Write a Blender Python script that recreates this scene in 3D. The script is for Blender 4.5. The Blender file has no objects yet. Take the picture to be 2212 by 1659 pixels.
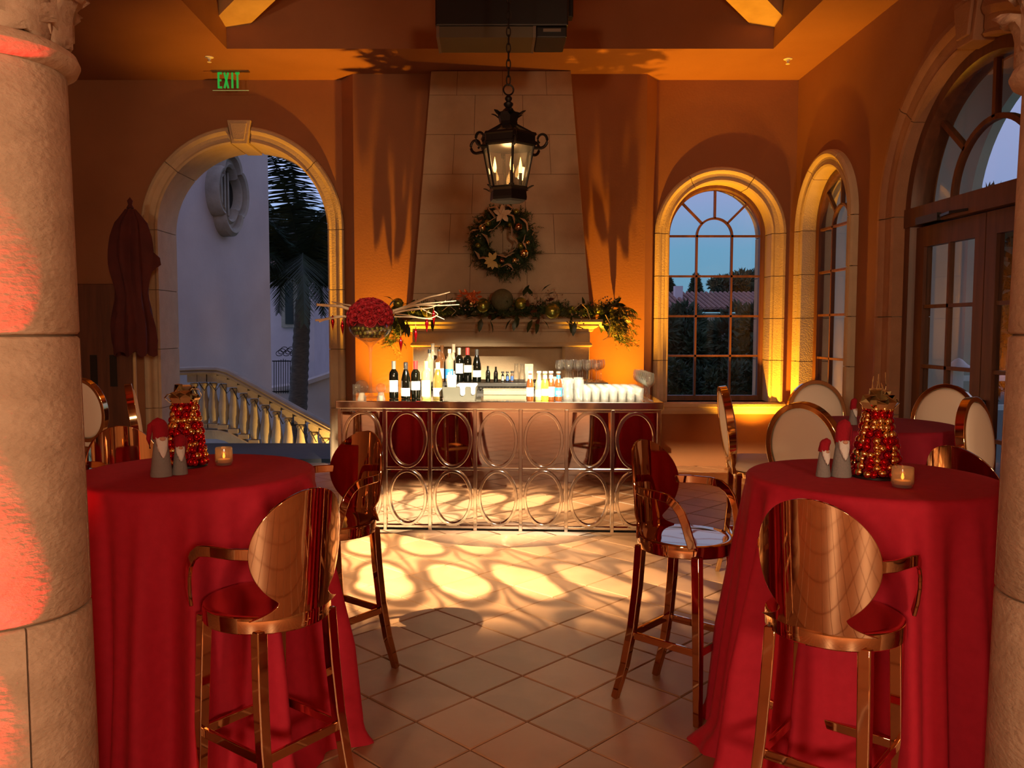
import bpy, math, random
from math import pi, sin, cos, tan, atan, atan2, sqrt, radians as R
from mathutils import Vector, Matrix
random.seed(7)
S = bpy.context.scene
COL = S.collection

# ------------------------------------------------------------------ camera
W_, F_, CX, CY, PITCH, EYE = 2212, 1805.0, 1055.0, 829.5, R(3.8), 1.63
cd = bpy.data.cameras.new('camera')
cam = bpy.data.objects.new('camera', cd); COL.objects.link(cam)
cd.sensor_width = 36; cd.lens = 36 * F_ / W_; cd.shift_x = (1106 - CX) / W_
cd.clip_start = .05; cd.clip_end = 400
cam.location = (0, 0, EYE); cam.rotation_euler = (pi / 2 - PITCH, 0, 0)
S.camera = cam

def at(px, py, Y=None, z=None):
    """photo pixel -> point in the room, on the plane y=Y or z=z"""
    dx = (px - CX) / F_; dy = (CY - py) / F_
    d = Vector((dx, cos(PITCH) + dy * sin(PITCH), -sin(PITCH) + dy * cos(PITCH)))
    s = Y / d.y if Y is not None else (z - EYE) / d.z
    return Vector((0, 0, EYE)) + d * s
def zp(py, Y): return at(CX, py, Y).z
def xp(px, Y, z):
    return (px - CX) / F_ * (Y * cos(PITCH) - (z - EYE) * sin(PITCH))

# ------------------------------------------------------------------ sky, lamps, exposure
S.view_settings.view_transform = 'Standard'; S.view_settings.look = 'None'
S.view_settings.exposure = 0.0; S.view_settings.gamma = 1.0
S.view_settings.use_curve_mapping = False
S.cycles.max_bounces = 10; S.cycles.diffuse_bounces = 4; S.cycles.glossy_bounces = 5
S.cycles.transparent_max_bounces = 24; S.cycles.transmission_bounces = 8
S.cycles.caustics_reflective = False; S.cycles.caustics_refractive = False
S.cycles.sample_clamp_indirect = 4.0

wd = bpy.data.worlds.new('dusk_sky'); S.world = wd; wd.use_nodes = True
nt = wd.node_tree; nt.nodes.clear()
tc = nt.nodes.new('ShaderNodeTexCoord'); sx = nt.nodes.new('ShaderNodeSeparateXYZ')
nt.links.new(tc.outputs['Generated'], sx.inputs[0])
rp = nt.nodes.new('ShaderNodeValToRGB'); nt.links.new(sx.outputs['Z'], rp.inputs['Fac'])
el = rp.color_ramp.elements
el[0].position = 0.0; el[0].color = (.16, .33, .44, 1)
el[1].position = .09; el[1].color = (.16, .37, .57, 1)
for p, c in ((.15, (.30, .38, .66, 1)), (.30, (.42, .46, .76, 1)), (1.0, (.22, .27, .52, 1))):
    e = el.new(p); e.color = c
bg = nt.nodes.new('ShaderNodeBackground'); nt.links.new(rp.outputs[0], bg.inputs[0]); bg.inputs[1].default_value = 1.0
mr_ = nt.nodes.new('ShaderNodeMapRange'); nt.links.new(sx.outputs['X'], mr_.inputs[0])
mr_.inputs[1].default_value = -.5; mr_.inputs[2].default_value = .1; mr_.inputs[3].default_value = 1.6; mr_.inputs[4].default_value = 1.0
nt.links.new(mr_.outputs[0], bg.inputs[1])          # the afterglow stands to the left
wo = nt.nodes.new('ShaderNodeOutputWorld'); nt.links.new(bg.outputs[0], wo.inputs[0])

def lamp(name, kind, loc, power, color, target=None, **kw):
    l = bpy.data.lights.new(name, kind); l.energy = power; l.color = color
    o = bpy.data.objects.new(name, l); COL.objects.link(o); o.location = loc
    for k, v in kw.items(): setattr(l, k, v)
    if target is not None:
        o.rotation_euler = (Vector(target) - Vector(loc)).to_track_quat('-Z', 'Y').to_euler()
    return o
ORANGE = (1.0, .42, .02)
WARM = (1.0, .70, .43)
# amber up-lights standing on the floor by the chimney breast and in the window corner
lamp('uplight_lamp_left', 'SPOT', (-1.08, 9.20, .20), 950, ORANGE, (-1.45, 9.34, 4.4), spot_size=R(66), spot_blend=1, shadow_soft_size=.02)
lamp('uplight_lamp_right', 'SPOT', (1.45, 9.20, .20), 950, ORANGE, (1.82, 9.34, 4.4), spot_size=R(66), spot_blend=1, shadow_soft_size=.02)
lamp('uplight_lamp_corner', 'SPOT', (3.12, 9.45, .20), 500, ORANGE, (3.1, 9.45, 4.4), spot_size=R(112), spot_blend=1, shadow_soft_size=.03)
# red up-light beside the near left column
lamp('uplight_lamp_red', 'SPOT', (-1.66, 1.60, .08), 450, (1, .012, .02), (-1.50, 2.0, 1.6), spot_size=R(84), spot_blend=.7, shadow_soft_size=.04)
# unseen warm fill lamps added in the hall behind the camera
lamp('hall_fill_left', 'POINT', (-2.4, -4.0, 2.5), 540, WARM, shadow_soft_size=.35)
lamp('hall_fill_right', 'POINT', (1.8, -4.2, 2.5), 520, WARM, shadow_soft_size=.35)
# pin spot for the bar
lamp('pin_spot_right', 'SPOT', (.9, 2.55, 3.3), 8500, (1, .80, .52), (.18, 6.80, .95), spot_size=R(28), spot_blend=.5, shadow_soft_size=.04)
lamp('flower_fill_spot', 'SPOT', (-.9, 3.4, 4.35), 300, (1, .80, .52), (-.97, 6.9, 1.72), spot_size=R(9), spot_blend=.6, shadow_soft_size=.04)  # added unseen spot that brightens the roses
# stair light on the terrace outside
lamp('stair_lamp', 'POINT', (-2.0, 12.0, -.40), 110, (1, .55, .12), shadow_soft_size=.05)
BAR_Y = 6.56
def painted_reflection_spot():  # paints the bar front's mirror reflection into the lamp's emission
    """Pin spot over the left column. Its emission has a pattern painted in: on the floor before the bar
    it imitates the oval lattice that the mirrored bar front would reflect, elsewhere it is plain."""
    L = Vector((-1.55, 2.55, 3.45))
    o = lamp('pin_spot_painted_reflection', 'POINT', L, 1.0, (1, 1, 1), shadow_soft_size=.015)
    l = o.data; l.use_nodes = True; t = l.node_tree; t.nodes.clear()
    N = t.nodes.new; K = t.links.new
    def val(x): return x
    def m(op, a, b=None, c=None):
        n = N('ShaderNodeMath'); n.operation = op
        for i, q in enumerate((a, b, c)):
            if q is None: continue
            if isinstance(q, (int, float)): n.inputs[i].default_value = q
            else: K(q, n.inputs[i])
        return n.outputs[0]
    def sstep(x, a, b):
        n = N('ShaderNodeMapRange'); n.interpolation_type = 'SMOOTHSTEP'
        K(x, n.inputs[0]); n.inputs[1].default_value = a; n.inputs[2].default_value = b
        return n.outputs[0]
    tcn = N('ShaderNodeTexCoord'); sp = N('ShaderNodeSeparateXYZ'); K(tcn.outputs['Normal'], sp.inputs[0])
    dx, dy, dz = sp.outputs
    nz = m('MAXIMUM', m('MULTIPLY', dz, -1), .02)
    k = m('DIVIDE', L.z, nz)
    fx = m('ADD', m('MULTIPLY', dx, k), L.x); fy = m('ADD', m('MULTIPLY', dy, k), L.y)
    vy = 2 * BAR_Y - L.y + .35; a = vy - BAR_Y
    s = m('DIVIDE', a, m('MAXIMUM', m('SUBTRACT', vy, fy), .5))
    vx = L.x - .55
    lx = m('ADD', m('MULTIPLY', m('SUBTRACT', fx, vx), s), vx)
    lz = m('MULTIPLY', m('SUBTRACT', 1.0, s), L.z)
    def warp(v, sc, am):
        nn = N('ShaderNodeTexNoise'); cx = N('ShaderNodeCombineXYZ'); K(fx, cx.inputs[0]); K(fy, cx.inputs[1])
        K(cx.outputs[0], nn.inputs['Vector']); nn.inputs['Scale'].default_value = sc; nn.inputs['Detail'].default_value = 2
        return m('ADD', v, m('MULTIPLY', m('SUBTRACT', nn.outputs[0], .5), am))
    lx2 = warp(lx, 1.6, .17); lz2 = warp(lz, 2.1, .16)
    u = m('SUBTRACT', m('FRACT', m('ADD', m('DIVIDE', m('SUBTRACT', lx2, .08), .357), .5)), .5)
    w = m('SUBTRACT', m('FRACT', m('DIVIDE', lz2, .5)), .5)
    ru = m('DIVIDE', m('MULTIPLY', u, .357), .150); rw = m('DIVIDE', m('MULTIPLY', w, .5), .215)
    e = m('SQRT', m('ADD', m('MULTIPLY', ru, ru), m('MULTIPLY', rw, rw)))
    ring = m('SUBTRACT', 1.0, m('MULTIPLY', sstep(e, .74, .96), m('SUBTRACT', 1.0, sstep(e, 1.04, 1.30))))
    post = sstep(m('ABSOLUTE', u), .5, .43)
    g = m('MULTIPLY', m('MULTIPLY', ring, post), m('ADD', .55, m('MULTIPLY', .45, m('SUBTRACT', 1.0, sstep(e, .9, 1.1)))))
    top = sstep(lz, 1.65, .75)                                    # bar height ends the painted reflection
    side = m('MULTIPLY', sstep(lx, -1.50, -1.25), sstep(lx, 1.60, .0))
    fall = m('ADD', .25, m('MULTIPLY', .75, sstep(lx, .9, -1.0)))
    painted_refl = m('MULTIPLY', m('MULTIPLY', m('MULTIPLY', g, top), side), fall)
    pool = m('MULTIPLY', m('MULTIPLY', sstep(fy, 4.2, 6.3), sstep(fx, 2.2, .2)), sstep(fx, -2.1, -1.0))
    floor_ = m('ADD', m('MULTIPLY', painted_refl, sstep(fy, 4.25, 5.2)), m('MULTIPLY', pool, .24))
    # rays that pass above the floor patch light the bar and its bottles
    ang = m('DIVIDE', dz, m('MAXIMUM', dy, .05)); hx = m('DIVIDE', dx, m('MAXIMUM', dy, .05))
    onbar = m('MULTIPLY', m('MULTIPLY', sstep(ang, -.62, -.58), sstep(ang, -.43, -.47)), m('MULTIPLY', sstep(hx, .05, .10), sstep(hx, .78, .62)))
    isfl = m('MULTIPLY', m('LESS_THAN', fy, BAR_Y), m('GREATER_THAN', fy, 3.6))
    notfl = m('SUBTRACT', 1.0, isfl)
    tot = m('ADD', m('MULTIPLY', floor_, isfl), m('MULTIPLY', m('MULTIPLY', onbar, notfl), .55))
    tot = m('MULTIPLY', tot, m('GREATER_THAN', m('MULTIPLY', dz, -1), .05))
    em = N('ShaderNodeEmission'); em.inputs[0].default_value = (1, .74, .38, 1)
    K(m('MULTIPLY', tot, PAINTED_REFL_W), em.inputs[1])
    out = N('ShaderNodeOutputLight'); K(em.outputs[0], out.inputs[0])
PAINTED_REFL_W = 9500.0
painted_reflection_spot()

# ------------------------------------------------------------------ helpers
class MB:
    def __init__(s): s.v = []; s.f = []
    def add(s, vs, fs, M=None):
        o = len(s.v)
        s.v += [tuple(M @ Vector(p)) if M is not None else tuple(p) for p in vs]
        s.f += [tuple(i + o for i in f) for f in fs]
        return s
    def box(s, c, d, M=None, rz=0):
        x, y, z = d[0] / 2, d[1] / 2, d[2] / 2
        vs = [(i * x, j * y, k * z) for i in (-1, 1) for j in (-1, 1) for k in (-1, 1)]
        T = Matrix.Translation(Vector(c)) @ Matrix.Rotation(rz, 4, 'Z')
        if M is not None: T = M @ T
        return s.add(vs, [(0, 1, 3, 2), (4, 6, 7, 5), (0, 4, 5, 1), (2, 3, 7, 6), (0, 2, 6, 4), (1, 5, 7, 3)], T)
    def span(s, a, b):
        return s.box(tuple((p + q) / 2 for p, q in zip(a, b)), tuple(abs(q - p) for p, q in zip(a, b)))
    def lathe(s, prof, n=24, M=None, a0=0, a1=2 * pi, cap=False):
        full = abs(a1 - a0 - 2 * pi) < 1e-6
        m = n if full else n + 1
        vs = [(r * cos(a0 + (a1 - a0) * i / n), r * sin(a0 + (a1 - a0) * i / n), z) for r, z in prof for i in range(m)]
        fs = []
        for j in range(len(prof) - 1):
            for i in range(n):
                k = (i + 1) % m
                fs.append((j * m + i, j * m + k, (j + 1) * m + k, (j + 1) * m + i))
        return s.add(vs, fs, M)
    def sphere(s, c, r, nu=12, nv=8, sc=(1, 1, 1), M=None):
        vs = [(c[0], c[1], c[2] - r * sc[2])]
        for j in range(1, nv):
            t = -pi / 2 + pi * j / nv
            for i in range(nu):
                a = 2 * pi * i / nu
                vs.append((c[0] + r * sc[0] * cos(t) * cos(a), c[1] + r * sc[1] * cos(t) * sin(a), c[2] + r * sc[2] * sin(t)))
        vs.append((c[0], c[1], c[2] + r * sc[2]))
        fs = [(0, 1 + (i + 1) % nu, 1 + i) for i in range(nu)]
        for j in range(nv - 2):
            for i in range(nu):
                a = 1 + j * nu + i; b = 1 + j * nu + (i + 1) % nu
                fs.append((a, b, b + nu, a + nu))
        e = len(vs) - 1; o = 1 + (nv - 2) * nu
        fs += [(o + i, o + (i + 1) % nu, e) for i in range(nu)]
        return s.add(vs, fs, M)
    def sweep(s, pts, sec, up=(0, 0, 1), closed=False, M=None, scale=None, caps=True):
        """sweep 2-D section (a = sideways, b = along up) along pts"""
        P = [Vector(p) for p in pts]; n = len(P); k = len(sec); up = Vector(up); vs = []
        for i, p in enumerate(P):
            if closed: t = (P[(i + 1) % n] - P[i - 1])
            else: t = P[min(i + 1, n - 1)] - P[max(i - 1, 0)]
            t.normalize()
            sd = t.cross(up)
            if sd.length < 1e-3: sd = t.cross(Vector((0, 1, 0)))
            sd.normalize(); u = sd.cross(t).normalized()
            q = scale[i] if scale else 1
            vs += [tuple(p + sd * a * q + u * b * q) for a, b in sec]
        fs = []
        for i in range(n if closed else n - 1):
            j = (i + 1) % n
            for a in range(k):
                b = (a + 1) % k
                fs.append((i * k + a, i * k + b, j * k + b, j * k + a))
        if not closed and caps:
            fs.append(tuple(range(k - 1, -1, -1))); fs.append(tuple((n - 1) * k + a for a in range(k)))
        return s.add(vs, fs, M)
    def tube(s, pts, r, n=8, closed=False, scale=None, M=None, up=(0, 0, 1)):
        return s.sweep(pts, [(r * cos(2 * pi * i / n), r * sin(2 * pi * i / n)) for i in range(n)], up, closed, M, scale)
    def prism(s, poly, d, M):
        """polygon in local x,z extruded along y from 0 to d"""
        n = len(poly)
        vs = [(a, 0, b) for a, b in poly] + [(a, d, b) for a, b in poly]
        fs = [tuple(range(n)), tuple(range(2 * n - 1, n - 1, -1))] + [(i, i + n, (i + 1) % n + n, (i + 1) % n) for i in range(n)]
        return s.add(vs, fs, M)
    def leaf(s, p, d, nrm, L, w, bend=.15):
        d = Vector(d).normalized(); nrm = Vector(nrm)
        sd = d.cross(nrm)
        if sd.length < 1e-4: sd = d.cross(Vector((.3, .5, .8)))
        sd.normalize(); nn = sd.cross(d); p = Vector(p)
        c = [p, p + d * L * .35 + sd * w / 2 - nn * bend * L * .1, p + d * L * .75 + sd * w * .36 - nn * bend * L * .5, p + d * L - nn * bend * L,
             p + d * L * .75 - sd * w * .36 - nn * bend * L * .5, p + d * L * .35 - sd * w / 2 - nn * bend * L * .1, p + d * L * .5 + nn * .06 * L - nn * bend * L * .2]
        return s.add([tuple(q) for q in c], [(0, 1, 6), (1, 2, 6), (2, 3, 6), (3, 4, 6), (4, 5, 6), (5, 0, 6)])
    def build(s, name, mat, parent=None, smooth=True, bevel=0, angle=38, solid=0, sub=0, loc=None):
        me = bpy.data.meshes.new(name); me.from_pydata(s.v, [], s.f)
        import bmesh
        b = bmesh.new(); b.from_mesh(me); bmesh.ops.recalc_face_normals(b, faces=b.faces); b.to_mesh(me); b.free()
        if mat is not None: me.materials.append(mat)
        if smooth:
            me.shade_smooth()
            try: me.set_sharp_from_angle(angle=R(angle))
            except Exception: pass
        o = bpy.data.objects.new(name, me); COL.objects.link(o)
        if parent is not None: o.parent = parent
        if loc is not None: o.location = loc
        if solid:
            md = o.modifiers.new('thickness', 'SOLIDIFY'); md.thickness = solid; md.offset = 0
        if bevel:
            md = o.modifiers.new('bevel', 'BEVEL'); md.width = bevel; md.segments = 2; md.limit_method = 'ANGLE'; md.angle_limit = R(40)
        if sub:
            md = o.modifiers.new('smooth', 'SUBSURF'); md.levels = sub; md.render_levels = sub
        return o

def tag(o, label=None, cat=None, group=None, kind=None):
    if label: o['label'] = label
    if cat: o['category'] = cat
    if group: o['group'] = group
    if kind: o['kind'] = kind
    return o
def thing(name, label, cat, loc=(0, 0, 0), rz=0, group=None, kind=None):
    o = bpy.data.objects.new(name, None); COL.objects.link(o); o.empty_display_size = .05
    o.location = loc; o.rotation_euler = (0, 0, rz)
    return tag(o, label, cat, group, kind)
def kids(o): return list(o.children)
def dup(root, loc, rz=0, label=None, group=None, scale=None):
    r = root.copy(); COL.objects.link(r); r.location = loc; r.rotation_euler = (0, 0, rz)
    if label: r['label'] = label
    if group: r['group'] = group
    if scale: r.scale = scale
    for ch in kids(root):
        c = ch.copy(); COL.objects.link(c); c.parent = r
        for g in kids(ch):
            d = g.copy(); COL.objects.link(d); d.parent = c
    return r
def inst(src, parent, loc, rot=(0, 0, 0), scale=1):
    o = src.copy(); COL.objects.link(o); o.parent = parent; o.location = loc; o.rotation_euler = rot
    o.scale = (scale,) * 3 if isinstance(scale, (int, float)) else scale
    return o

# ------------------------------------------------------------------ materials
def mat(name, col, rough=.6, metal=0, col2=None, nscale=4, bump=0, bscale=60, emit=None, estr=0, coat=0, sheen=0, rand=0, spec=None, trans=0, nd=4, stretch=None):
    m = bpy.data.materials.new(name); m.use_nodes = True; t = m.node_tree
    b = t.nodes['Principled BSDF']
    b.inputs['Base Color'].default_value = (*col, 1); b.inputs['Roughness'].default_value = rough; b.inputs['Metallic'].default_value = metal
    if coat: b.inputs['Coat Weight'].default_value = coat
    if sheen: b.inputs['Sheen Weight'].default_value = sheen
    if spec is not None: b.inputs['Specular IOR Level'].default_value = spec
    if trans: b.inputs['Transmission Weight'].default_value = trans
    if emit: b.inputs['Emission Color'].default_value = (*emit, 1); b.inputs['Emission Strength'].default_value = estr
    tcn = t.nodes.new('ShaderNodeTexCoord'); vec = tcn.outputs['Object']
    if stretch:
        mp = t.nodes.new('ShaderNodeMapping'); mp.inputs['Scale'].default_value = stretch; t.links.new(vec, mp.inputs[0]); vec = mp.outputs[0]
    src = None
    if col2 or rand:
        mx = t.nodes.new('ShaderNodeMix'); mx.data_type = 'RGBA'
        mx.inputs['A'].default_value = (*col, 1); mx.inputs['B'].default_value = (*(col2 or col), 1)
        n = t.nodes.new('ShaderNodeTexNoise'); n.inputs['Scale'].default_value = nscale; n.inputs['Detail'].default_value = nd
        t.links.new(vec, n.inputs['Vector'])
        fac = n.outputs[0]
        if rand:
            oi = t.nodes.new('ShaderNodeObjectInfo')
            ad = t.nodes.new('ShaderNodeMath'); ad.operation = 'MULTIPLY_ADD'; t.links.new(oi.outputs['Random'], ad.inputs[0]); ad.inputs[1].default_value = rand
            sb = t.nodes.new('ShaderNodeMath'); sb.operation = 'SUBTRACT'; t.links.new(n.outputs[0], sb.inputs[0]); sb.inputs[1].default_value = rand / 2
            t.links.new(sb.outputs[0], ad.inputs[2]); fac = ad.outputs[0]
        mr = t.nodes.new('ShaderNodeMapRange'); mr.inputs[1].default_value = .3; mr.inputs[2].default_value = .7
        t.links.new(fac, mr.inputs[0]); t.links.new(mr.outputs[0], mx.inputs['Factor'])
        t.links.new(mx.outputs['Result'], b.inputs['Base Color'])
    if bump:
        n2 = t.nodes.new('ShaderNodeTexNoise'); n2.inputs['Scale'].default_value = bscale; n2.inputs['Detail'].default_value = 5
        t.links.new(vec, n2.inputs['Vector'])
        bp = t.nodes.new('ShaderNodeBump'); bp.inputs['Strength'].default_value = bump; bp.inputs['Distance'].default_value = .01
        t.links.new(n2.outputs[0], bp.inputs['Height']); t.links.new(bp.outputs[0], b.inputs['Normal'])
    return m
def clear(name, tint=(1, 1, 1), gloss=.1, milk=0, rough=.02, edge=.45):
    """thin clear glass: looked through, with a reflecting surface and a little milkiness"""
    m = bpy.data.materials.new(name); m.use_nodes = True; t = m.node_tree; t.nodes.clear()
    tr = t.nodes.new('ShaderNodeBsdfTransparent'); tr.inputs[0].default_value = (*tint, 1)
    gl = t.nodes.new('ShaderNodeBsdfGlossy'); gl.inputs['Roughness'].default_value = rough
    lw = t.nodes.new('ShaderNodeLayerWeight'); lw.inputs[0].default_value = .35
    ml = t.nodes.new('ShaderNodeMath'); ml.operation = 'MULTIPLY_ADD'; ml.inputs[1].default_value = edge; ml.inputs[2].default_value = gloss
    t.links.new(lw.outputs['Facing'], ml.inputs[0])
    mx = t.nodes.new('ShaderNodeMixShader'); t.links.new(ml.outputs[0], mx.inputs[0]); t.links.new(tr.outputs[0], mx.inputs[1]); t.links.new(gl.outputs[0], mx.inputs[2])
    last = mx
    if milk:
        df = t.nodes.new('ShaderNodeBsdfTranslucent'); df.inputs[0].default_value = (1, 1, 1, 1)
        d2 = t.nodes.new('ShaderNodeBsdfDiffuse'); d2.inputs[0].default_value = (1, 1, 1, 1)
        mm = t.nodes.new('ShaderNodeMixShader'); mm.inputs[0].default_value = .5; t.links.new(df.outputs[0], mm.inputs[1]); t.links.new(d2.outputs[0], mm.inputs[2])
        m2 = t.nodes.new('ShaderNodeMixShader'); m2.inputs[0].default_value = milk
        t.links.new(mx.outputs[0], m2.inputs[1]); t.links.new(mm.outputs[0], m2.inputs[2]); last = m2
    o = t.nodes.new('ShaderNodeOutputMaterial'); t.links.new(last.outputs[0], o.inputs[0])
    return m

M = {}
M['plaster'] = mat('terracotta_plaster', (.35, .145, .062), .85, col2=(.30, .12, .05), nscale=1.5, bump=.15, bscale=45)
M['stone'] = mat('cast_stone', (.60, .46, .30), .85, col2=(.52, .39, .25), nscale=6, bump=.45, bscale=70)
M['colstone'] = mat('pitted_limestone', (.62, .46, .33), .9, col2=(.50, .36, .25), nscale=9, bump=.55, bscale=42, stretch=(1, 1, 1.8))
M['paintedstone'] = mat('painted_stone', (.40, .19, .10), .85, col2=(.33, .15, .075), nscale=6, bump=.4, bscale=70)
M['mortar'] = mat('mortar', (.22, .15, .10), .95)
M['wood'] = mat('dark_stained_wood', (.16, .055, .025), .45, col2=(.09, .03, .015), nscale=3, stretch=(6, 6, .6))
M['beamwood'] = mat('pale_beam_wood', (.62, .42, .20), .6, col2=(.5, .32, .14), nscale=5)
M['iron'] = mat('black_iron', (.018, .013, .010), .45, .6)
M['black'] = mat('black_lacquer', (.012, .010, .009), .35)
M['tile'] = mat('terracotta_tile', (.47, .25, .14), .45, col2=(.33, .175, .10), nscale=3.2, bump=.05, bscale=22, rand=.55)
M['grout'] = mat('grout', (.16, .10, .07), .9)
M['pane'] = clear('window_glass', (.97, .98, .98), .02, edge=.14)
M['clear'] = clear('clear_glass', (.97, .97, .95), .05, .012)
M['tumbler'] = clear('bar_glass', (.95, .95, .93), .10, .12)
M['stemware'] = clear('stemware_glass', (.96, .96, .94), .08, .02)
M['chrome'] = mat('polished_chrome', (.74, .70, .64), .09, 1)
M['mirror'] = mat('mirror_panel', (.80, .74, .68), .03, 1, col2=(.72, .66, .60), nscale=5)
M['copper'] = mat('rose_gold_chrome', (.68, .41, .235), .045, 1)
M['goldframe'] = mat('gold_chrome', (.85, .60, .32), .09, 1)
M['cream'] = mat('cream_leather', (.88, .77, .62), .6, bump=.05, bscale=200)
M['red_cloth'] = mat('red_linen', (.52, .008, .032), .85, col2=(.46, .005, .025), nscale=30, bump=.12, bscale=400)
M['dark_red_cloth'] = mat('burgundy_linen', (.34, .006, .03), .85, col2=(.30, .005, .025), nscale=30)
M['red_ball'] = mat('red_bauble', (.62, .008, .015), .12, .85)
M['gold_ball'] = mat('gold_bauble', (.95, .72, .30), .14, 1)
M['gold_ribbon'] = mat('gold_ribbon', (.88, .64, .30), .32, .55, col2=(.66, .44, .18), nscale=20)
M['felt_grey'] = mat('grey_felt', (.27, .25, .24), .95, bump=.4, bscale=120)
M['felt_red'] = mat('red_felt', (.34, .004, .018), .95, bump=.4, bscale=120)
M['felt_white'] = mat('white_wool', (.80, .76, .72), .95, bump=.5, bscale=90)
M['skin'] = mat('nose_felt', (.62, .33, .22), .9)
M['white'] = mat('white_paper', (.86, .84, .78), .7)
M['darkglass'] = mat('dark_bottle_glass', (.002, .0025, .0015), .06, coat=.5)
M['oliveglass'] = mat('olive_bottle_glass', (.16, .12, .03), .06, coat=1)
M['whitewine'] = mat('white_wine_glass', (.75, .60, .18), .06, coat=1)
M['amber'] = mat('amber_bottle_glass', (.16, .045, .012), .06, coat=1)
M['greenglass'] = mat('green_bottle_glass', (.38, .55, .04), .06, coat=1)
M['bourbon'] = mat('whiskey_glass', (.10, .04, .015), .08, coat=1)
M['clearspirit'] = mat('clear_spirit_glass', (.30, .24, .17), .08, coat=1)
M['foil_grey'] = mat('grey_foil', (.30, .32, .29), .4, .4)
M['foil_black'] = mat('black_foil', (.03, .03, .03), .35)
M['foil_red'] = mat('red_foil', (.65, .03, .03), .35)
M['foil_yellow'] = mat('yellow_foil', (.85, .68, .25), .4)
M['foil_cream'] = mat('cream_foil', (.85, .80, .62), .4)
M['blue'] = mat('blue_label', (.03, .22, .62), .5)
M['navy'] = mat('navy_label', (.02, .07, .24), .5)
M['cartongrey'] = mat('carton_board', (.30, .25, .17), .6)
M['caddy'] = mat('grey_plastic', (.07, .07, .055), .5)
M['rose'] = mat('red_rose', (.46, .003, .014), .7, col2=(.30, .002, .009), nscale=40, sheen=.05)
M['twig'] = mat('bleached_branch', (.68, .52, .34), .8, bump=.3, bscale=80)
M['pine'] = mat('pine_needle', (.020, .045, .014), .7, col2=(.05, .085, .02), nscale=14)
M['magnolia'] = mat('dark_green_leaf', (.018, .035, .010), .4, col2=(.05, .06, .016), nscale=8)
M['russet'] = mat('russet_leaf', (.13, .035, .012), .5)
M['greenball'] = mat('green_gold_bauble', (.30, .30, .05), .2, .7)
M['celadon'] = mat('grey_green_ball', (.14, .15, .07), .8, col2=(.10, .10, .05), nscale=30, bump=.4, bscale=80)
M['ribbon'] = mat('champagne_ribbon', (.80, .62, .40), .5, col2=(.66, .48, .28), nscale=12)
M['poinsettia'] = mat('yellow_petal', (.62, .47, .13), .5)
M['copperflower'] = mat('copper_petal', (.70, .18, .05), .35, .5)
M['bead'] = mat('crystal_bead', (.75, .65, .5), .1, .8)
M['flame'] = mat('flame', (1, .6, .2), .5, emit=(1, .48, .12), estr=6)
M['candle'] = mat('candle_wax', (.75, .6, .4), .6, emit=(1, .5, .15), estr=.05)
M['umbrella'] = mat('maroon_canvas', (.10, .018, .016), .9, col2=(.07, .012, .012), nscale=5)
M['lavender'] = mat('pale_stucco', (.62, .48, .44), .92, col2=(.54, .41, .38), nscale=1.4, bump=.2, bscale=20)
M['pink'] = mat('pink_stucco', (.62, .48, .50), .92, col2=(.55, .42, .44), nscale=2)
M['exstone'] = mat('exterior_stone', (.40, .33, .26), .9, col2=(.32, .26, .2), nscale=6, bump=.4, bscale=30)
M['baluster'] = mat('baluster_stone', (.58, .48, .34), .9, col2=(.48, .39, .27), nscale=8, bump=.3, bscale=50)
M['terrace'] = mat('slate_terrace', (.05, .043, .042), .8, col2=(.035, .03, .03), nscale=3)
M['palm'] = mat('palm_leaf', (.018, .030, .016), .6, col2=(.035, .05, .02), nscale=3)
M['palmtrunk'] = mat('palm_trunk', (.13, .10, .08), .9, col2=(.07, .055, .05), nscale=8, stretch=(1, 1, 4))
M['foliage'] = mat('garden_foliage', (.030, .052, .026), .85, col2=(.060, .085, .035), nscale=1.2)
M['roof'] = mat('clay_roof_tile', (.26, .13, .10), .9, col2=(.20, .09, .07), nscale=5)
M['loggia'] = mat('loggia_stucco', (.40, .38, .28), .92, col2=(.35, .33, .24), nscale=1.5)
M['halltan'] = mat('hall_wall', (.34, .19, .09), .8, col2=(.22, .12, .055), nscale=1.2, stretch=(3, 3, .3))
M['exit_green'] = mat('exit_green', (.02, .3, .05), .5, emit=(.03, .62, .08), estr=.42)
M['steel'] = mat('brushed_steel', (.40, .36, .28), .3, 1)
M['redled'] = mat('red_lens', (.8, .02, .02), .3, emit=(1, .03, .02), estr=8)
M['lawn'] = mat('garden_ground', (.035, .04, .025), .95)
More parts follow.
